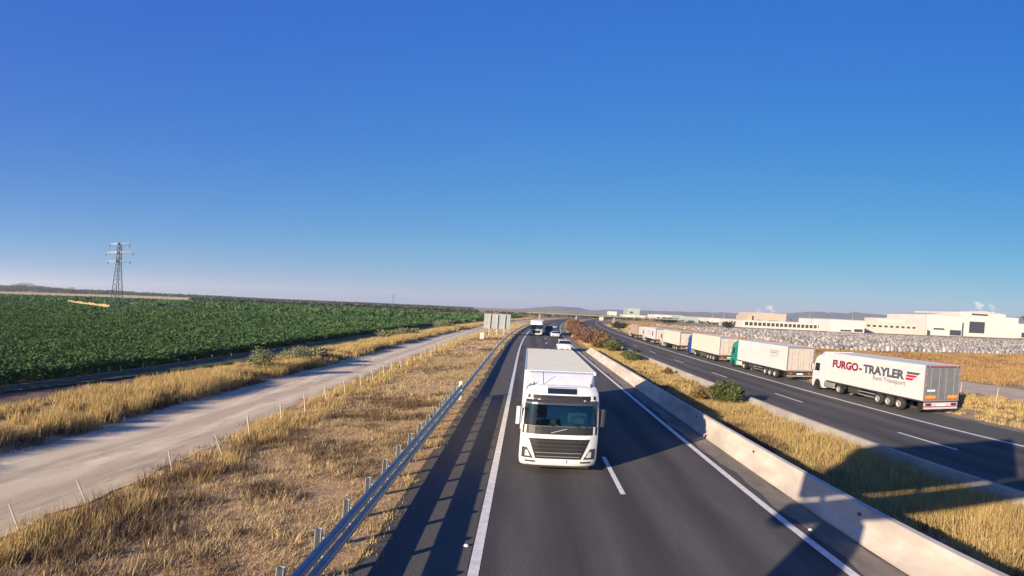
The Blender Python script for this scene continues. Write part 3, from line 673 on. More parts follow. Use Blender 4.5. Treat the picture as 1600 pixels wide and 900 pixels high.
grass_obj('verge_grass', [G('', -10.2,-3.5, 6,34, 40,13, .15,.022, None, 1, patch=1.3, thresh=.22, lean=1.3, spread=.10), G('', -10.2,-3.5, 6,34, 6,18, .30,.022, None, 41, patch=1.7, thresh=.42, lean=.7), G('', -10.2,-3.5, 34,75, 16,12, .2,.04, None, 2, patch=2, thresh=.22, lean=1.2, spread=.18), G('', -10.2,-3.5, 34,75, 3,13, .32,.04, None, 42, patch=2, thresh=.42, lean=.7, spread=.18), G('', -10.2,-3.5, 75,260, 1.6,12, .32,.11, None, 3, patch=4, thresh=.25, spread=.3)], M_straw, 'matted dry straw grass on the verge behind the guardrail')
grass_obj('fence_grass', [G('', -11.6,-9.0, 7,45, 11,16, .50,.026, None, 4, patch=1.8, thresh=.33), G('', -11.5,-9.2, 45,160, 4,12, .55,.06, None, 5, patch=3, thresh=.3), G('', -3.55,-2.72, 5,60, 12,12, .20,.022, None, 6, patch=1.2, thresh=.40), G('', -3.6,-2.8, 60,200, 2.5,10, .25,.06, None, 7, patch=3, thresh=.3)], M_gold, 'taller golden dry grass along the wire fence and under the guardrail')
grass_obj('bank_grass', [G('', -20.9,-17.5, 10,60, 26,16, .80,.04, None, 8, patch=2.2, thresh=.34, lean=.35, wobble=1.2), G('', -20.9,-17.5, 60,150, 8,14, .85,.09, None, 9, patch=3, thresh=.2, lean=.35, spread=.2, wobble=1.5), G('', -20.9,-17.4, 150,420, 2,12, .9,.22, None, 10, patch=6, thresh=.2, spread=.4), G('', -24.6,-21.9, 10,120, 16,14, .6,.045, None, 11, patch=2.6, thresh=.40), G('', -24.5,-20.5, 120,400, .8,12, .6,.2, None, 12, patch=6, thresh=.35, spread=.4)], M_gold, 'tall golden grass bank between gravel track and green field')
grass_obj('median_grass', [G('', 9.0,13.45, 4,42, 34,15, .46,.030, None, 13, patch=1.6, thresh=.18, lean=.5), G('', 9.2,13.45, 42,100, 12,13, .45,.06, None, 14, patch=2.2, thresh=.2), G('', 9.0,13.4, 100,320, 2,10, .5,.16, None, 15, patch=5, thresh=.2, spread=.3)], M_gold, 'golden dry grass in the median between both barriers')
grass_obj('roadside_grass', [G('', 25.0,35.8, 18,80, 5,13, .26,.05, None, 16, patch=2.5, thresh=.25), G('', 25.2,36, 80,300, 1,10, .35,.16, None, 17, patch=5, thresh=.25, spread=.4), G('', 29,35.5, 18,70, 2,14, .5,.05, None, 18, patch=3, thresh=.45)], M_gold, 'short dry grass between the far hard shoulder and the side path')
grass_obj('verge_weeds', [G('', -10.8,-3.8, 6,40, 22,14, .26,.03, None, 51, patch=2.2, thresh=.47, lean=.9), G('', -11.4,-7.5, 6,24, 10,16, .45,.024, None, 60, patch=1.6, thresh=.45, lean=.7), G('', -10.8,-3.8, 40,120, 5,12, .26,.06, None, 52, patch=4, thresh=.5, lean=.9), G('', -22.5,-17.4, 10,120, 7,13, .45,.05, None, 53, patch=2.5, thresh=.5), G('', -17.9,-17.2, 8,90, 12,12, .3,.03, None, 54, patch=1.5, thresh=.3), G('', -12.3,-11.2, 6,80, 6,12, .22,.028, None, 55, patch=1.5, thresh=.42)], M_weed, 'brown withered weeds patching the verge and the bank')
grass_obj('median_weeds', [G('', 9.0,10.6, 6,60, 26,16, .42,.03, None, 56, patch=1.4, thresh=.34, lean=.8), G('', 9.5,13.4, 6,60, 6,14, .4,.03, None, 57, patch=1.8, thresh=.52)], M_weed, 'brown withered weeds growing behind the sloping barrier')
grass_obj('field_weeds', [G('', 25,36, 18,110, 3,12, .3,.05, None, 58, patch=3, thresh=.5), G('', 44,130, 24,128, .7,12, .5,.12, None, 59, patch=9, thresh=.48, spread=.4)], M_weed, 'brown withered weeds in the dry field beyond the lorries')
grass_obj('dry_field_grass', [G('', 44.2,62, 22,130, 3.5,12, .55,.09, None, 19, patch=5, thresh=.25, spread=.25), G('', 62,140, 30,128, 1.3,11, .55,.13, None, 20, patch=8, thresh=.25, spread=.4), G('', 40,60, 130,460, .45,12, .9,.35, None, 21, patch=14, thresh=.2, spread=.9)], M_rust, 'rust and gold dry grass field before the storage yard')

def leaf_quads(P, size, r, up=.3, asp=.45):
    n = len(P); d = r.normal(size=(n,3)); d[:,2] = d[:,2]*.7+up; d /= np.linalg.norm(d,axis=1,keepdims=True)
    a = r.normal(size=(n,3)); s = np.cross(d,a); s /= np.linalg.norm(s,axis=1,keepdims=True)+1e-9
    L = (size*r.uniform(.6,1.35,n))[:,None]; Wd = L*asp
    v = np.stack([P, P+d*L*.5+s*Wd*.5, P+d*L, P+d*L*.5-s*Wd*.5],1).reshape(-1,3)
    return v, np.arange(n*4).reshape(-1,4)
def crop_part(ya, yb, dens, per, size, hz, seed):
    r = np.random.default_rng(seed); xm = -1.12*yb-8; n = int((-29.4-xm)*(yb-ya)*dens)
    x = r.uniform(xm, -29.4, n); y = r.uniform(ya, yb, n); k = (x > -1.12*y-8); x = x[k]; y = y[k]
    x = np.round(x/1.1)*1.1+r.normal(0,.2,len(x)) if size < .6 else x
    x = np.minimum(x, -29.3+.5*vnoise(y, y*0, 2.0, seed))
    n = len(x); hh = .75+.5*vnoise(x, y, 3.0, seed)+.35*vnoise(x, y, .9, seed+2)
    px = np.repeat(x,per)+r.normal(0,.22+size*.3,n*per); py = np.repeat(y,per)+r.normal(0,.22+size*.3,n*per)
    pz = -1.1+np.repeat(hh,per)*hz*np.clip(r.beta(2.6,1.1,n*per),.05,1)
    return leaf_quads(np.stack([px+bend_np(py)*(px>-60), py, pz],1), size, r)
parts = [crop_part(22,62,3.2,20,.27,1.15,31), crop_part(62,120,2.0,16,.40,1.15,32), crop_part(120,230,.7,12,.75,1.2,33), crop_part(230,470,.10,9,2.0,1.3,34)]
r = np.random.default_rng(35); n = 26000; y = r.uniform(20,240,n); x = -29.35+.6*vnoise(y,y*0,2.0,31)-r.exponential(.5,n)
parts.append(leaf_quads(np.stack([x+bend_np(y), y, -1.05+1.25*r.random(n)*(.7+.4*vnoise(y,y*0,1.5,5))],1), .40, r))
vs = []; fs = []; o = 0
for v, f in parts: vs.append(v); fs.append(f+o); o += len(v)
tag(np_mesh('green_crop', np.concatenate(vs), np.concatenate(fs), M_crop, 4), 'dense green leafy crop filling the big field beyond the track', 'crop', kind='stuff')

def foliage(n, rx, ry, h, leaf, seed, lobes=9, base=.1, asp=.4, up=.3):
    r = np.random.default_rng(seed); C_ = []
    for i in range(lobes):
        a = r.uniform(0,2*math.pi); q = math.sqrt(r.random())*.62
        C_.append((rx*q*math.cos(a), ry*q*math.sin(a), h*(base+.22+.45*r.random()*(1-q*.5)), r.uniform(.32,.55)))
    P = []
    for cx, cy, cz, s in C_:
        m = n//lobes; d = r.normal(size=(m,3)); d /= np.linalg.norm(d,axis=1,keepdims=True); rad = r.beta(3,1.2,m)[:,None]
        P.append(np.array([cx,cy,cz])+d*rad*np.array([rx*s,ry*s,h*s*.75]))
    P = np.concatenate(P); P[:,2] = np.clip(P[:,2], .03, None)
    return leaf_quads(P, leaf, r, up, asp)
def shrub(name, label, loc, rx, ry, h, m, seed, n=1400, leaf=.2, group=None, cat='shrub', trunk=0.0, lobes=9, up=.3):
    root = empty(name, loc); tag(root, label, cat, group)
    v, f = foliage(n, rx, ry, h-trunk, leaf, seed, lobes, up=up); v[:,2] += trunk
    o = np_mesh('crown' if cat == 'tree' else 'foliage', v, f, m, 4); o.parent = root
    r = random.Random(seed)
    if trunk:
        mb = MB(); mb.loft([[(.16*s*math.cos(k*math.pi/3)+.1*math.sin(z*2), .16*s*math.sin(k*math.pi/3), z) for k in range(6)] for z, s in ((-.1,1.3),(trunk*.5,.95),(trunk,.8),(trunk+h*.3,.4))])
        mb.build('trunk', M_bark, root)
    else:
        for i in range(4):
            a = r.uniform(0,6.28); MB().cyl((rx*.1*math.cos(a),ry*.1*math.sin(a),-.1),(rx*.45*math.cos(a),ry*.45*math.sin(a),h*.6),.035,.015,6).build('stem', M_bark, root)
    return root
SG = 'shrubs planted in the median'
def med(x, y, label, rx, ry, h, m, seed, **k): return shrub('median_shrub', label, (x+bend(y), y, zg(x+bend(y),y)), rx, ry, h, m, seed, group=SG, **k)
med(12.2, 39.4, 'rounded green median shrub standing alone beside the low far barrier', 1.15, 1.4, 2.0, M_ole, 101, n=6000, leaf=.20, lobes=12)
med(10.9, 40.6, 'small rust-orange bush nestled against the lone green median shrub', .75, .9, 1.2, M_olebr, 102, n=1500, leaf=.17)
med(12.7, 58.5, 'tiny dry brown bush by the low barrier, between green shrubs', .7, .9, .9, M_olebr, 103, n=900, leaf=.17)
med(12.0, 74.5, 'green median shrub just past the tiny dry brown bush', 1.5, 2.6, 1.7, M_ole, 104, n=3000, leaf=.25)
med(12.2, 91.0, 'broad dark green shrub at the start of the dense median hedge', 1.7, 3.2, 2.3, M_ole, 105, n=3400, leaf=.3)
med(10.0, 96.5, 'olive-brown shrub beside the end of the sloping barrier', 1.5, 3.2, 2.0, M_olebr, 106, n=3000, leaf=.3)
med(11.9, 104, 'olive shrub turning brown, second row of the median hedge', 1.6, 3.4, 2.3, M_olebr, 107, n=2600, leaf=.32)
y = 110.0; i = 0
while y < 300:
    for xx in ((10.0, 12.2) if y < 190 else (11.1,)):
        med(xx+random.uniform(-.3,.3), y+random.uniform(-1,1), 'reddish brown oleander shrub in the dense median hedge', 1.6+.004*(y-110), 3.6+.02*(y-110), random.uniform(2.1,2.8), M_olered if random.random() < .8 else M_olebr, 120+i, n=1500, leaf=.38+.001*y); i += 1
    y += 6.5+.03*(y-110)
BG_ = 'grey-green bushes along the grass bank'
for px, py, rx, h, lab in ((405,585,1.1,1.9,'upright sage bush, taller one, at the edge of the grass bank'),(462,572,1.5,1.6,'wide sage bush on the bank beside the taller upright one'),(492,566,1.0,1.2,'low sage bush attached to the wide sage bush'),(612,528,2.6,1.7,'long sage bush hugging the field edge'),(634,525,2.2,1.6,'sage bush beside the long one at the field edge'),(690,514,2.8,2.7,'round sage bush where the field edge nears the road sign')):
    p = on_ground(px, py, -.9)
    shrub('bank_bush', lab, (p.x, p.y, zg(p.x,p.y)), rx*1.15, rx*1.3, h*1.35, M_sage, int(px), n=2200, leaf=.2 if p.y < 60 else .35, group=BG_)
p = on_ground(956, 519, -.1)
shrub('roadside_tree', 'dark roadside tree beside the head of the lorry queue', (p.x+2.2, p.y+3, zg(p.x+2.2,p.y)), 2.6, 2.6, 4.0, M_treed, 301, n=1800, leaf=.5, cat='tree', trunk=1.1)
for px, py, lab in ((1038,502,'dark tree clump before the pale sheds, left of a pair'),(1050,502,'dark tree clump before the pale sheds, by the dirt heap'),(1138,512,'dark tree at the corner of the pallet yard')):
    p = on_ground(px, py+3, -.3); D = min(p.length, 420); p = at_d(px, py, D)
    shrub('yard_tree', lab, (p.x, p.y, -.3), 4.5, 4.5, 6.0, M_treed, int(px), n=900, leaf=1.1, cat='tree', trunk=1.0, group='dark trees near the yard')

# ------------------------------------------------------------------ fences, sign, pylon
wf = empty('wire_fence', (-10.3, 20, -.6)); tag(wf, 'leaning thin-post wire fence between verge and gravel track', 'fence')
pmesh = MB().cyl((0,0,-.15),(0,0,1.0),.028,.024,6).mesh('post'); pmesh.materials.append(mat('fence_post', (0.42,0.36,0.29), 0.8))
FY = [8.2, 11.6, 14.4, 18.8, 22.1, 25.1]+[28.5+3.6*k for k in range(45)]
tops = []
rr = random.Random(3)
for i, y in enumerate(FY):
    x = -10.25+rr.uniform(-.12,.12)+bend(y); t = R(-32 if y < 16 else -18)+R(rr.uniform(-6,6)); u = R(rr.uniform(-6,6))
    if y > 24: t *= .4
    o = link('post', pmesh, None); o.location = (x, y, zg(x,y)); o.rotation_euler = (u, t, 0); o.scale = (1,1,1) if y < 24 else (1.5,1.5,1.3); setpar(o, wf)
    Mx = o.rotation_euler.to_matrix()
    tops.append([Vector((x,y,zg(x,y)))+Mx@Vector((0,0,h)) for h in (.35,.65,.95)])
for w in range(3):
    mb = MB()
    for a, b in zip(tops[:-1], tops[1:]):
        mb.cyl(a[w], b[w], .004, n=3)
    o = mb.build('wire', M_galv2); setpar(o, wf)
rf = empty('wire_fence', (32.5, 40, -.2)); tag(rf, 'thin-post wire fence beside the far side path', 'fence')
for k in range(-3, 20):
    y = 39.5+4.6*k; x = 32.9+bend(y); o = link('post', pmesh, None); o.location = (x, y, zg(x,y)); o.rotation_euler = (0, R(4), 0); o.scale = (1.3,1.3,1.55); setpar(o, rf)
mb = MB()
for w in range(2):
    for k in range(-3, 19):
        ya, yb = 39.5+4.6*k, 44.1+4.6*k; z = .75+.6*w
        mb = MB() if k == -3 else mb
        mb.cyl((32.95+bend(ya),ya,zg(32.9,ya)+z),(32.95+bend(yb),yb,zg(32.9,yb)+z),.004,n=3)
    setpar(mb.build('wire', M_galv2), rf)
for i, (x, y) in enumerate(((-31.5,39.9),(-30.4,41.3),(-29.2,42.7),(-29.3,46),(-29.05,51.7),(-28.6,54.2),(-28.2,56.8),(-27.9,60.5),(-27.8,65),(-27.8,70))):
    o = MB().cyl((0,0,-.1),(.03,0,.75),.035,.03,6).build('field_stake', mat('stake_wood', (0.40,0.34,0.27), 0.8), loc=(max(x,-28.9)+.4, y, -1.2))
    tag(o, 'thin pale stake at the edge of the green field', 'stake', 'stakes along the field edge')

# back of a big road sign
sg = empty('road_sign', (-5.5, 130, -.2)); tag(sg, 'pale metal back of a large road sign on three posts', 'road sign')
M_signb = mat('sign_back', (0.27,0.295,0.30), 0.5, 0.0, col2=(0.23,0.255,0.265), scale=1)
for i in range(8):
    setpar(MB().box(-8.0+.625*i+.006,-8.0+.625*(i+1)-.006,130,130.06,1.55,5.35).build('panel', M_signb, bevel=.008), sg)
for x in (-6.85,-5.45,-4.05):
    setpar(MB().box(x-.1,x+.1,129.72,129.94,-.4,5.2).build('post', M_galv2), sg)
for z in (2.0,3.4,4.8): setpar(MB().box(-7.9,-3.1,129.93,129.998,z,z+.1).build('cross_rail', M_galv2), sg)
p = on_ground(753, 530, -.3)
b = empty('marker_box', (p.x, p.y, zg(p.x,p.y))); tag(b, 'small whitish concrete box standing near the road sign', 'utility box')
MB().box(-.32,.32,-.3,.3,-.1,1.5).build('body', mat('box_render', (0.68,0.60,0.55), 0.8, col2=(0.6,0.53,0.48)), b, bevel=.03)
MB().box(-.37,.37,-.35,.35,1.501,1.6).build('lid', M_conc, b, bevel=.02)
MB().box(-.2,.2,-.32,-.30,.15,1.3).build('door', M_conc, b)
# a few whitish stones and litter on the verge
rr = random.Random(12)
for px, py in ((90,812),):
    p = on_ground(px, py, -.5); vs = []
    mb = MB(); r_ = .10
    for i in range(5):
        z = -r_*.5+i*r_*.32; q = r_*math.sin(math.pi*(i+.6)/5.4); mb_ = [(q*math.cos(t*1.047)*rr.uniform(.8,1.25), q*math.sin(t*1.047)*rr.uniform(.8,1.25), z) for t in range(6)]; vs.append(mb_)
    o = mb.loft(vs).build('stone', M_paper, loc=(p.x,p.y,zg(p.x,p.y)+.08)); tag(o, 'whitish stone lying in the dry verge grass', 'stone')

# lattice pylon
py_ = empty('pylon', (-83.3, 122, -1.1)); tag(py_, 'steel lattice electricity pylon with three crossarms standing in the green crop', 'pylon')
M_pyl = mat('pylon_steel', (0.10,0.11,0.125), 0.5, 0.5)
Hp = 22.3
def hw_p(z): return np.interp(z, [0,16,Hp], [1.25,.42,.28])
for sxp in (-1,1):
    for syp in (-1,1):
        mb = MB(); zs = [0,8,16,Hp]
        for a, b_ in zip(zs[:-1], zs[1:]): mb.cyl((sxp*hw_p(a),syp*hw_p(a),a),(sxp*hw_p(b_),syp*hw_p(b_),b_),.085,n=5)
        mb.build('leg', M_pyl, py_)
zz = [0.0]
while zz[-1] < Hp-.8: zz.append(zz[-1]+max(.75, 1.9*hw_p(zz[-1])))
for i, (a, b_) in enumerate(zip(zz[:-1], zz[1:])):
    ha, hb = hw_p(a), hw_p(b_); s = 1 if i % 2 else -1
    for f in range(4):
        q = [((-ha*s,-ha),(hb*s,-hb)),((ha,-ha*s),(hb,hb*s)),((ha*s,ha),(-hb*s,hb)),((-ha,ha*s),(-hb,-hb*s))][f]
        MB().cyl((*q[0],a),(*q[1],b_),.045,n=4).build('brace', M_pyl, py_)
for z, l in ((Hp-.25,2.6),(Hp-2.7,3.6),(Hp-5.3,3.0)):
    for s in (-1,1):
        h = hw_p(z); mb = MB().loft([[(s*h*.9,-h,z-.16),(s*h*.9,h,z-.16),(s*h*.9,h,z+.3),(s*h*.9,-h,z+.3)],[(s*l,-.08,z-.05),(s*l,.08,z-.05),(s*l,.08,z+.08),(s*l,-.08,z+.08)]])
        ar = mb.build('crossarm', M_pyl, py_)
        MB().lathe([(0,.0),(-.02,.10),(-.25,.05),(-.3,.12),(-.55,.05),(-.6,.12),(-.85,.04),(-.9,0)], (s*(l-.08),0,z-.05), 'z', 8).build('insulator', mat('insulator_glass', (0.10,0.13,0.12), 0.2), ar)
# small far pylon on the horizon
pf = empty('pylon', (0,0,0)); p = at_d(613, 480, 900); pf.location = (p.x, p.y, -1.2); tag(pf, 'tiny faint lattice pylon on the horizon beyond the crop', 'pylon')
for sxp in (-1,1):
    for syp in (-1,1): MB().cyl((sxp*1.4,syp*1.4,0),(sxp*.25,syp*.25,24),.12,n=4).build('leg', M_pyl, pf)
for z in (18,21,24): MB().box(-3.5,3.5,-.2,.2,z-.15,z+.15).build('crossarm', M_pyl, pf)
for i in range(8):
    z = 3*i; a = 1.4-1.15*z/24; b_ = 1.4-1.15*(z+3)/24; s = 1 if i%2 else -1
    MB().cyl((-a*s,-a,z),(b_*s,-b_,z+3),.08,n=4).build('brace', M_pyl, pf)

# field wall and pond bank
a = on_ground(106, 476, -1.1); b_ = on_ground(172, 486, -1.1); d = (b_-a); L = d.length
fwall = empty('field_wall', (a.x,a.y,-1.1), math.atan2(d.y,d.x)); tag(fwall, 'low sunlit ochre wall in the crop beside the pylon', 'wall')
M_ochre = mat('ochre_wall', (0.34,0.26,0.14), 0.9, col2=(0.28,0.21,0.11), scale=.6)
for i in range(int(L/6)): MB().box(i*L/int(L/6)+.03,(i+1)*L/int(L/6)-.03,-.2,.2,-.2,2.6+.2*math.sin(i*1.7)).build('panel', M_ochre, fwall, bevel=.03)
pb = MB(); a2 = at_d(108, 470.5, 330); b2 = at_d(192, 476, 300)
pb.loft([[(-45,-5,-.5),(45,-5,-.5),(42,-2,2.2),(-42,-2,2.2)],[(-45,30,-.5),(45,30,-.5),(42,27,2.2),(-42,27,2.2)]])
o = pb.build('pond_bank', mat('pond_liner', (0.07,0.075,0.09), 0.6, col2=(0.12,0.11,0.12), scale=.15), loc=((a2.x+b2.x)/2,(a2.y+b2.y)/2+6,-1.1)); o.rotation_euler = (0,0,math.atan2(b2.y-a2.y,b2.x-a2.x))
tag(o, 'dark lined irrigation pond bank behind the ochre wall', 'pond')

# ------------------------------------------------------------------ far places
M_bw = mat('render_white', (0.53,0.51,0.50), 0.8, col2=(0.47,0.45,0.44), scale=.08)
M_bcream = mat('render_cream', (0.42,0.36,0.29), 0.8, col2=(0.37,0.315,0.25), scale=.08)
M_bpale = mat('render_pale', (0.47,0.445,0.41), 0.8, col2=(0.42,0.395,0.36), scale=.08)
M_bdark = mat('dark_opening', (0.035,0.035,0.045), 0.6)
M_broof = mat('sheet_roof', (0.42,0.40,0.39), 0.7)
M_bgreen = mat('pale_green_clad', (0.26,0.33,0.31), 0.7)
def building(label, px0, px1, ytop, ybot, Y, m, depth=45, openings=(), roof=None, name='factory_building', group=None, ridge_h=0, doors=()):
    a = at_y(px0, ytop, Y); b = at_y(px1, ytop, Y)
    z1 = max(a.z, 3.0); x0, x1 = a.x, b.x
    root = empty(name, ((x0+x1)/2, Y, -.4)); tag(root, label, 'building', group)
    w = (x1-x0)/2; h = z1+.4
    MB().box(-w,w,0,depth,0,h).build('wall', m, root)
    if ridge_h: MB().prism([(-w-.4,h+.002),(w+.4,h+.002),(0,h+ridge_h)], 'y', -.4, depth+.4).build('roof', roof or M_broof, root)
    else: MB().box(-w-.25,w+.25,-.25,depth+.25,h+.002,h+.5).build('roof', roof or M_broof, root)
    for fx0, fx1, fz0, fz1, kind in openings:
        MB().box(-w+2*w*fx0,-w+2*w*fx1,-.12,.1,h*fz0,h*fz1).build(kind, M_bdark, root)
        if kind == 'window': pass
    return root
FG = 'industrial buildings beyond the pallet yard'
wins = [(0.03+.047*i, 0.03+.047*i+.034, .30,.78,'window') for i in range(20)]
building('long white factory hall with a strip of dark windows', 1160,1302,500,515,470,M_bw,60,wins,group=FG)
building('beige block rising behind the dark-windowed white hall', 1176,1229,488.5,505,560,M_bcream,40,[(.1,.3,.3,.5,'window'),(.5,.75,.3,.5,'window')],group=FG)
building('low beige annex beside the taller beige block', 1167,1178,493,505,560,M_bcream,30,group=FG)
building('white low hall with small dark loading openings', 1298,1352,499,518,450,M_bw,60,[(.30,.62,.06,.2,'loading_door'),(.70,.95,.06,.3,'loading_door')],group=FG)
building('long cream low hall next to the tall white plant', 1352,1450,502,519,480,M_bpale,60,[(.03+.09*i,.03+.09*i+.05,.55,.72,'window') for i in range(9)],group=FG,roof=M_bw)
building('cream roof block on the long low hall', 1372,1415,497,506,520,M_bpale,25,[(.1,.4,.3,.7,'window'),(.55,.9,.3,.7,'window')],group=FG)
building('tall white plant hall with pitched roof and dark doorway', 1449,1505,491,520,500,M_bw,70,[(.66,.98,.03,.30,'loading_door'),(.2,.5,.28,.36,'window')],group=FG,ridge_h=3)
building('largest white plant block with grey side panel', 1500,1572,486.5,522,520,M_bw,80,[(.22,.55,.15,.62,'panel_door'),(.25,.6,.88,.95,'window')],group=FG,ridge_h=2.5)
building('lower white wing at the end of the plant', 1570,1592,496,523,525,M_bw,60,group=FG)
building('low white shed past the plant wing', 1590,1660,506,524,560,M_bw,60,[(.1,.3,.05,.4,'loading_door')],group=FG)
building('pale green tower block with a white hall below', 981,1000,482,496,900,M_bgreen,40,[(.2,.45,.5,.7,'window')],group='far sheds along the horizon')
building('white shed under the pale green tower', 975,1020,492,498,820,M_bw,40,group='far sheds along the horizon')
building('long pale shed on the horizon', 1022,1068,491.5,499,760,M_bw,40,[(.1+.2*i,.2+.2*i,.2,.6,'window') for i in range(4)],group='far sheds along the horizon')
building('second long pale shed with a greenish front', 1062,1112,494.5,503,680,M_bgreen,40,group='far sheds along the horizon')
building('white shed beside the yard corner tree', 1108,1165,497,508,600,M_bw,40,[(.6,.8,.1,.6,'loading_door')],group='far sheds along the horizon')
building('white house on the hill foot past the bridge', 951,964,486.5,490,1600,M_bw,30,group='far sheds along the horizon')
TG = 'far buildings on the left horizon'
for k, (x0,x1,yt,D,lab) in enumerate(((28,46,442.5,1500,'long white building on the wooded rise'),(46,52,443.5,1500,'small white building attached to the long white one'),(108,118,449,1450,'white house among the trees beside the wooded rise'),(170,180,453.5,1400,'white house behind the pylon'),(240,262,459,1400,'pale house row past the pylon'),(400,410,470,1300,'small white farmhouse on the horizon'),(520,530,474,1300,'farmhouse by the middle of the horizon'),(688,694,481.5,1400,'white house near the road sign'),(720,728,482.5,1400,'pale house beside the road sign'))):
    D = 2450; a = at_d(x0, yt, D); b = at_d(x1, yt, D); w = (b-a).length; h = max(a.z+1.5, 4)
    root = empty('house', ((a.x+b.x)/2,(a.y+b.y)/2,-1.3), math.atan2(b.y-a.y,b.x-a.x)); tag(root, lab, 'building', TG)
    MB().box(-w/2,w/2,0,10,0,h).build('wall', M_bw, root); MB().prism([(-w/2-.4,h+.002),(w/2+.4,h+.002),(0,h+2)],'y',-.4,10.4).build('roof', M_bcream, root)
    for i in range(3): MB().box(-w*.35+w*.3*i,-w*.25+w*.3*i,-.1,.05,h*.45,h*.7).build('window', M_bdark, root)
# tree belts along the left horizon and at hill feet
def belt(name, label, pts, D0, D1, n, leaf, seed, hmax, m=M_treed):
    r = np.random.default_rng(seed); P = []
    for i in range(n):
        px = r.uniform(pts[0][0], pts[-1][0]); D = r.uniform(D0, D1); top = np.interp(px, [q[0] for q in pts], [q[1] for q in pts])
        b = at_d(px, top, D); h = max(2.5, min(hmax, b.z+1.3))*r.uniform(.55,1.05); rad = h*r.uniform(.5,.9)
        d = r.normal(size=(26,3)); d /= np.linalg.norm(d,axis=1,keepdims=True)
        P.append(np.array([b.x,b.y,-1.3+h*.55])+d*r.beta(3,1.2,26)[:,None]*np.array([rad,rad,h*.45]))
    v, f = leaf_quads(np.concatenate(P), leaf, r, .2, .7); tag(np_mesh(name, v, f, m, 4), label, 'trees', kind='stuff')
belt('tree_belt', 'dark belt of trees along the horizon beyond the crop', [(-40,446),(20,444),(60,446),(110,451),(200,455),(260,459),(330,462),(420,469),(540,474),(640,479),(740,484)], 1650, 2300, 1800, 5.0, 61, 32)
belt('tree_belt', 'low dark trees around the distant overpass', [(760,488),(820,489),(900,490),(1000,494),(1150,500)], 560, 900, 200, 1.8, 62, 5)
belt('tree_belt', 'dark belt of scrub and trees just beyond the crop towards the road', [(300,464),(420,469),(540,474.5),(640,479),(745,484)], 560, 900, 800, 2.2, 63, 7)
ribbon_t = MB().add([(-900,472,-1.06),(-262,472,-1.06),(-820,1650,-1.06),(-2600,1650,-1.06)], [(0,1,2,3)]).build('stubble_field', mat('stubble', (0.60,0.46,0.22), 0.95, col2=(0.36,0.25,0.12), scale=.02)); tag(ribbon_t, kind='structure')

# overpass across the motorway
M_oldc = mat('old_concrete', (0.27,0.24,0.20), 0.9, col2=(0.22,0.195,0.165))
ov = empty('overpass', (25, 335, 0)); tag(ov, 'pale concrete overpass crossing the motorway in the distance', 'bridge')
setpar(MB().box(0,75,333,340,4.45,4.85).build('deck', M_oldc), ov); setpar(MB().box(0,75,332.75,332.98,4.7,5.1).build('parapet', M_oldc), ov)
for x in (6.3, 24.3, 43): setpar(MB().box(x-.4,x+.4,334,339,-.5,4.45).build('pier', M_oldc), ov)
# light masts at the plant
for px, yt, Y in ((1115,484,560),(1132,483,560),(1156,485,520),(1162,486,520),(1266,483,480),(1333,482,470),(1447,494,440)):
    t = at_y(px, yt, Y); root = empty('light_mast', (t.x, Y, -.4)); tag(root, 'thin grey lighting mast standing in the plant yard', 'light mast', 'lighting masts of the plant')
    MB().cyl((0,0,0),(0,0,t.z+.4),.22,.12,6).build('pole', M_signb, root); MB().box(-.9,.9,-.15,.15,t.z+.4,t.z+.7).build('lamp_head', M_grey, root)

# pallet yard: countless stacks of pale wrapped goods
r = np.random.default_rng(77); vs = []; fs = []; o = 0
cube = np.array([(0,0,0),(1,0,0),(1,1,0),(0,1,0),(0,0,1),(1,0,1),(1,1,1),(0,1,1)],float); cf = np.array([(4,5,6,7),(0,1,5,4),(1,2,6,5),(2,3,7,6),(3,0,4,7)])
for row in range(110):
    Yr = 131+row*1.9; 
    x = 59+r.uniform(-1,1)+max(0,(Yr-150)*.02)
    xe = 40+Yr*1.02
    while x < xe:
        if r.random() < .9:
            h = r.choice([.6,.8,1.1,1.5],p=[.3,.35,.25,.1])
            v = cube*np.array([.95+r.uniform(-.1,.15),.95,h])+np.array([x,Yr+r.uniform(-.3,.3),-.32]); vs.append(v); fs.append(cf+o); o += 8
        x += 1.12+(r.random() < .07)*r.uniform(1,4)
M_pal = mat('wrapped_goods', (0.13,0.12,0.117), 0.7, col2=(0.37,0.34,0.33), island=True)
tag(np_mesh('pallet_stacks', np.concatenate(vs), np.concatenate(fs), M_pal, 4), 'mass of pale wrapped pallet stacks filling the storage yard', 'pallets', kind='stuff')
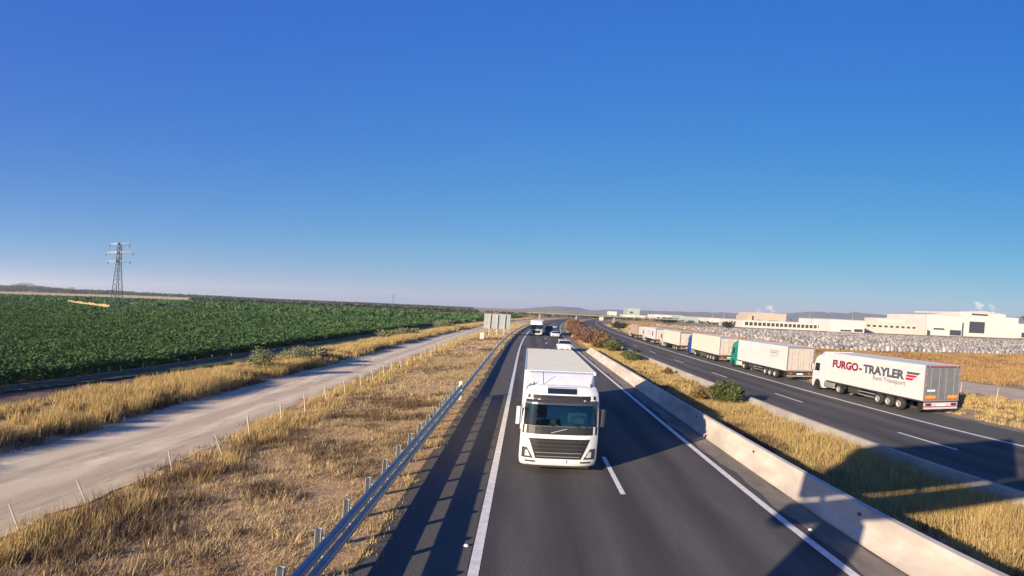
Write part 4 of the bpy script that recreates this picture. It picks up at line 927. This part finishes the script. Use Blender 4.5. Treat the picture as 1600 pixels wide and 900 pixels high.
# steam from the plant chimneys
def steam(px, py, h_px, w_px, Y, seed):
    p = at_y(px, py, Y); s = Y/797.0; h = h_px*s; w = w_px*s
    ch = empty('chimney', (p.x, Y, -.4)); tag(ch, 'thin plant chimney giving off white steam', 'chimney', 'plant chimneys')
    MB().cyl((0,0,0),(0,0,p.z+.4),1.0,.8,10).build('stack', M_broof, ch)
    r = random.Random(seed); secs = []
    for i in range(9):
        f = i/8; rad = w*(.16+.5*math.sin(f*2.6)); cx = w*.9*f*f*(-1)+w*.2*math.sin(f*7+seed); secs.append([(cx+rad*math.cos(a*.785)*r.uniform(.8,1.2), rad*math.sin(a*.785), h*f) for a in range(8)])
    o = MB().loft(secs).build('steam', None, smooth=True, loc=(p.x, Y, p.z+.01)); o.data.materials.append(M_steam); tag(o, 'wisp of white steam above a plant chimney', 'steam', 'steam wisps', kind='stuff')
M_steam = bpy.data.materials.new('steam'); M_steam.use_nodes = True; nn = M_steam.node_tree.nodes; nn.remove(nn['Principled BSDF'])
pv = nn.new('ShaderNodeVolumePrincipled'); pv.inputs['Color'].default_value = (1,1,1,1); pv.inputs['Density'].default_value = .16
tcs = nn.new('ShaderNodeTexCoord'); nzs = nn.new('ShaderNodeTexNoise'); nzs.inputs['Scale'].default_value = .28; nzs.inputs['Detail'].default_value = 4
rps = nn.new('ShaderNodeMapRange'); rps.inputs[1].default_value = .38; rps.inputs[2].default_value = .7; rps.inputs[3].default_value = 0; rps.inputs[4].default_value = .22
M_steam.node_tree.links.new(tcs.outputs['Object'], nzs.inputs[0]); M_steam.node_tree.links.new(nzs.outputs[0], rps.inputs[0]); M_steam.node_tree.links.new(rps.outputs[0], pv.inputs['Density'])
M_steam.node_tree.links.new(pv.outputs[0], nn['Material Output'].inputs['Volume'])
steam(1207,489,13,8,565,1); steam(1187,490,8,5,565,2); steam(1532,486,18,11,530,3); steam(1551,487,15,7,535,4)

# ------------------------------------------------------------------ thin morning haze
hz = MB().box(-14600,14700,-200,14600,-2.6,330).build('haze', None); tag(hz, 'thin pale morning haze', 'haze', kind='stuff')
M_haze = bpy.data.materials.new('haze_air'); M_haze.use_nodes = True; nn = M_haze.node_tree.nodes; nn.remove(nn['Principled BSDF'])
pv = nn.new('ShaderNodeVolumePrincipled'); pv.inputs['Color'].default_value = (.88,.95,1,1); pv.inputs['Density'].default_value = 1.05e-4; pv.inputs['Anisotropy'].default_value = 0.3
M_haze.node_tree.links.new(pv.outputs[0], nn['Material Output'].inputs['Volume']); hz.data.materials.append(M_haze)
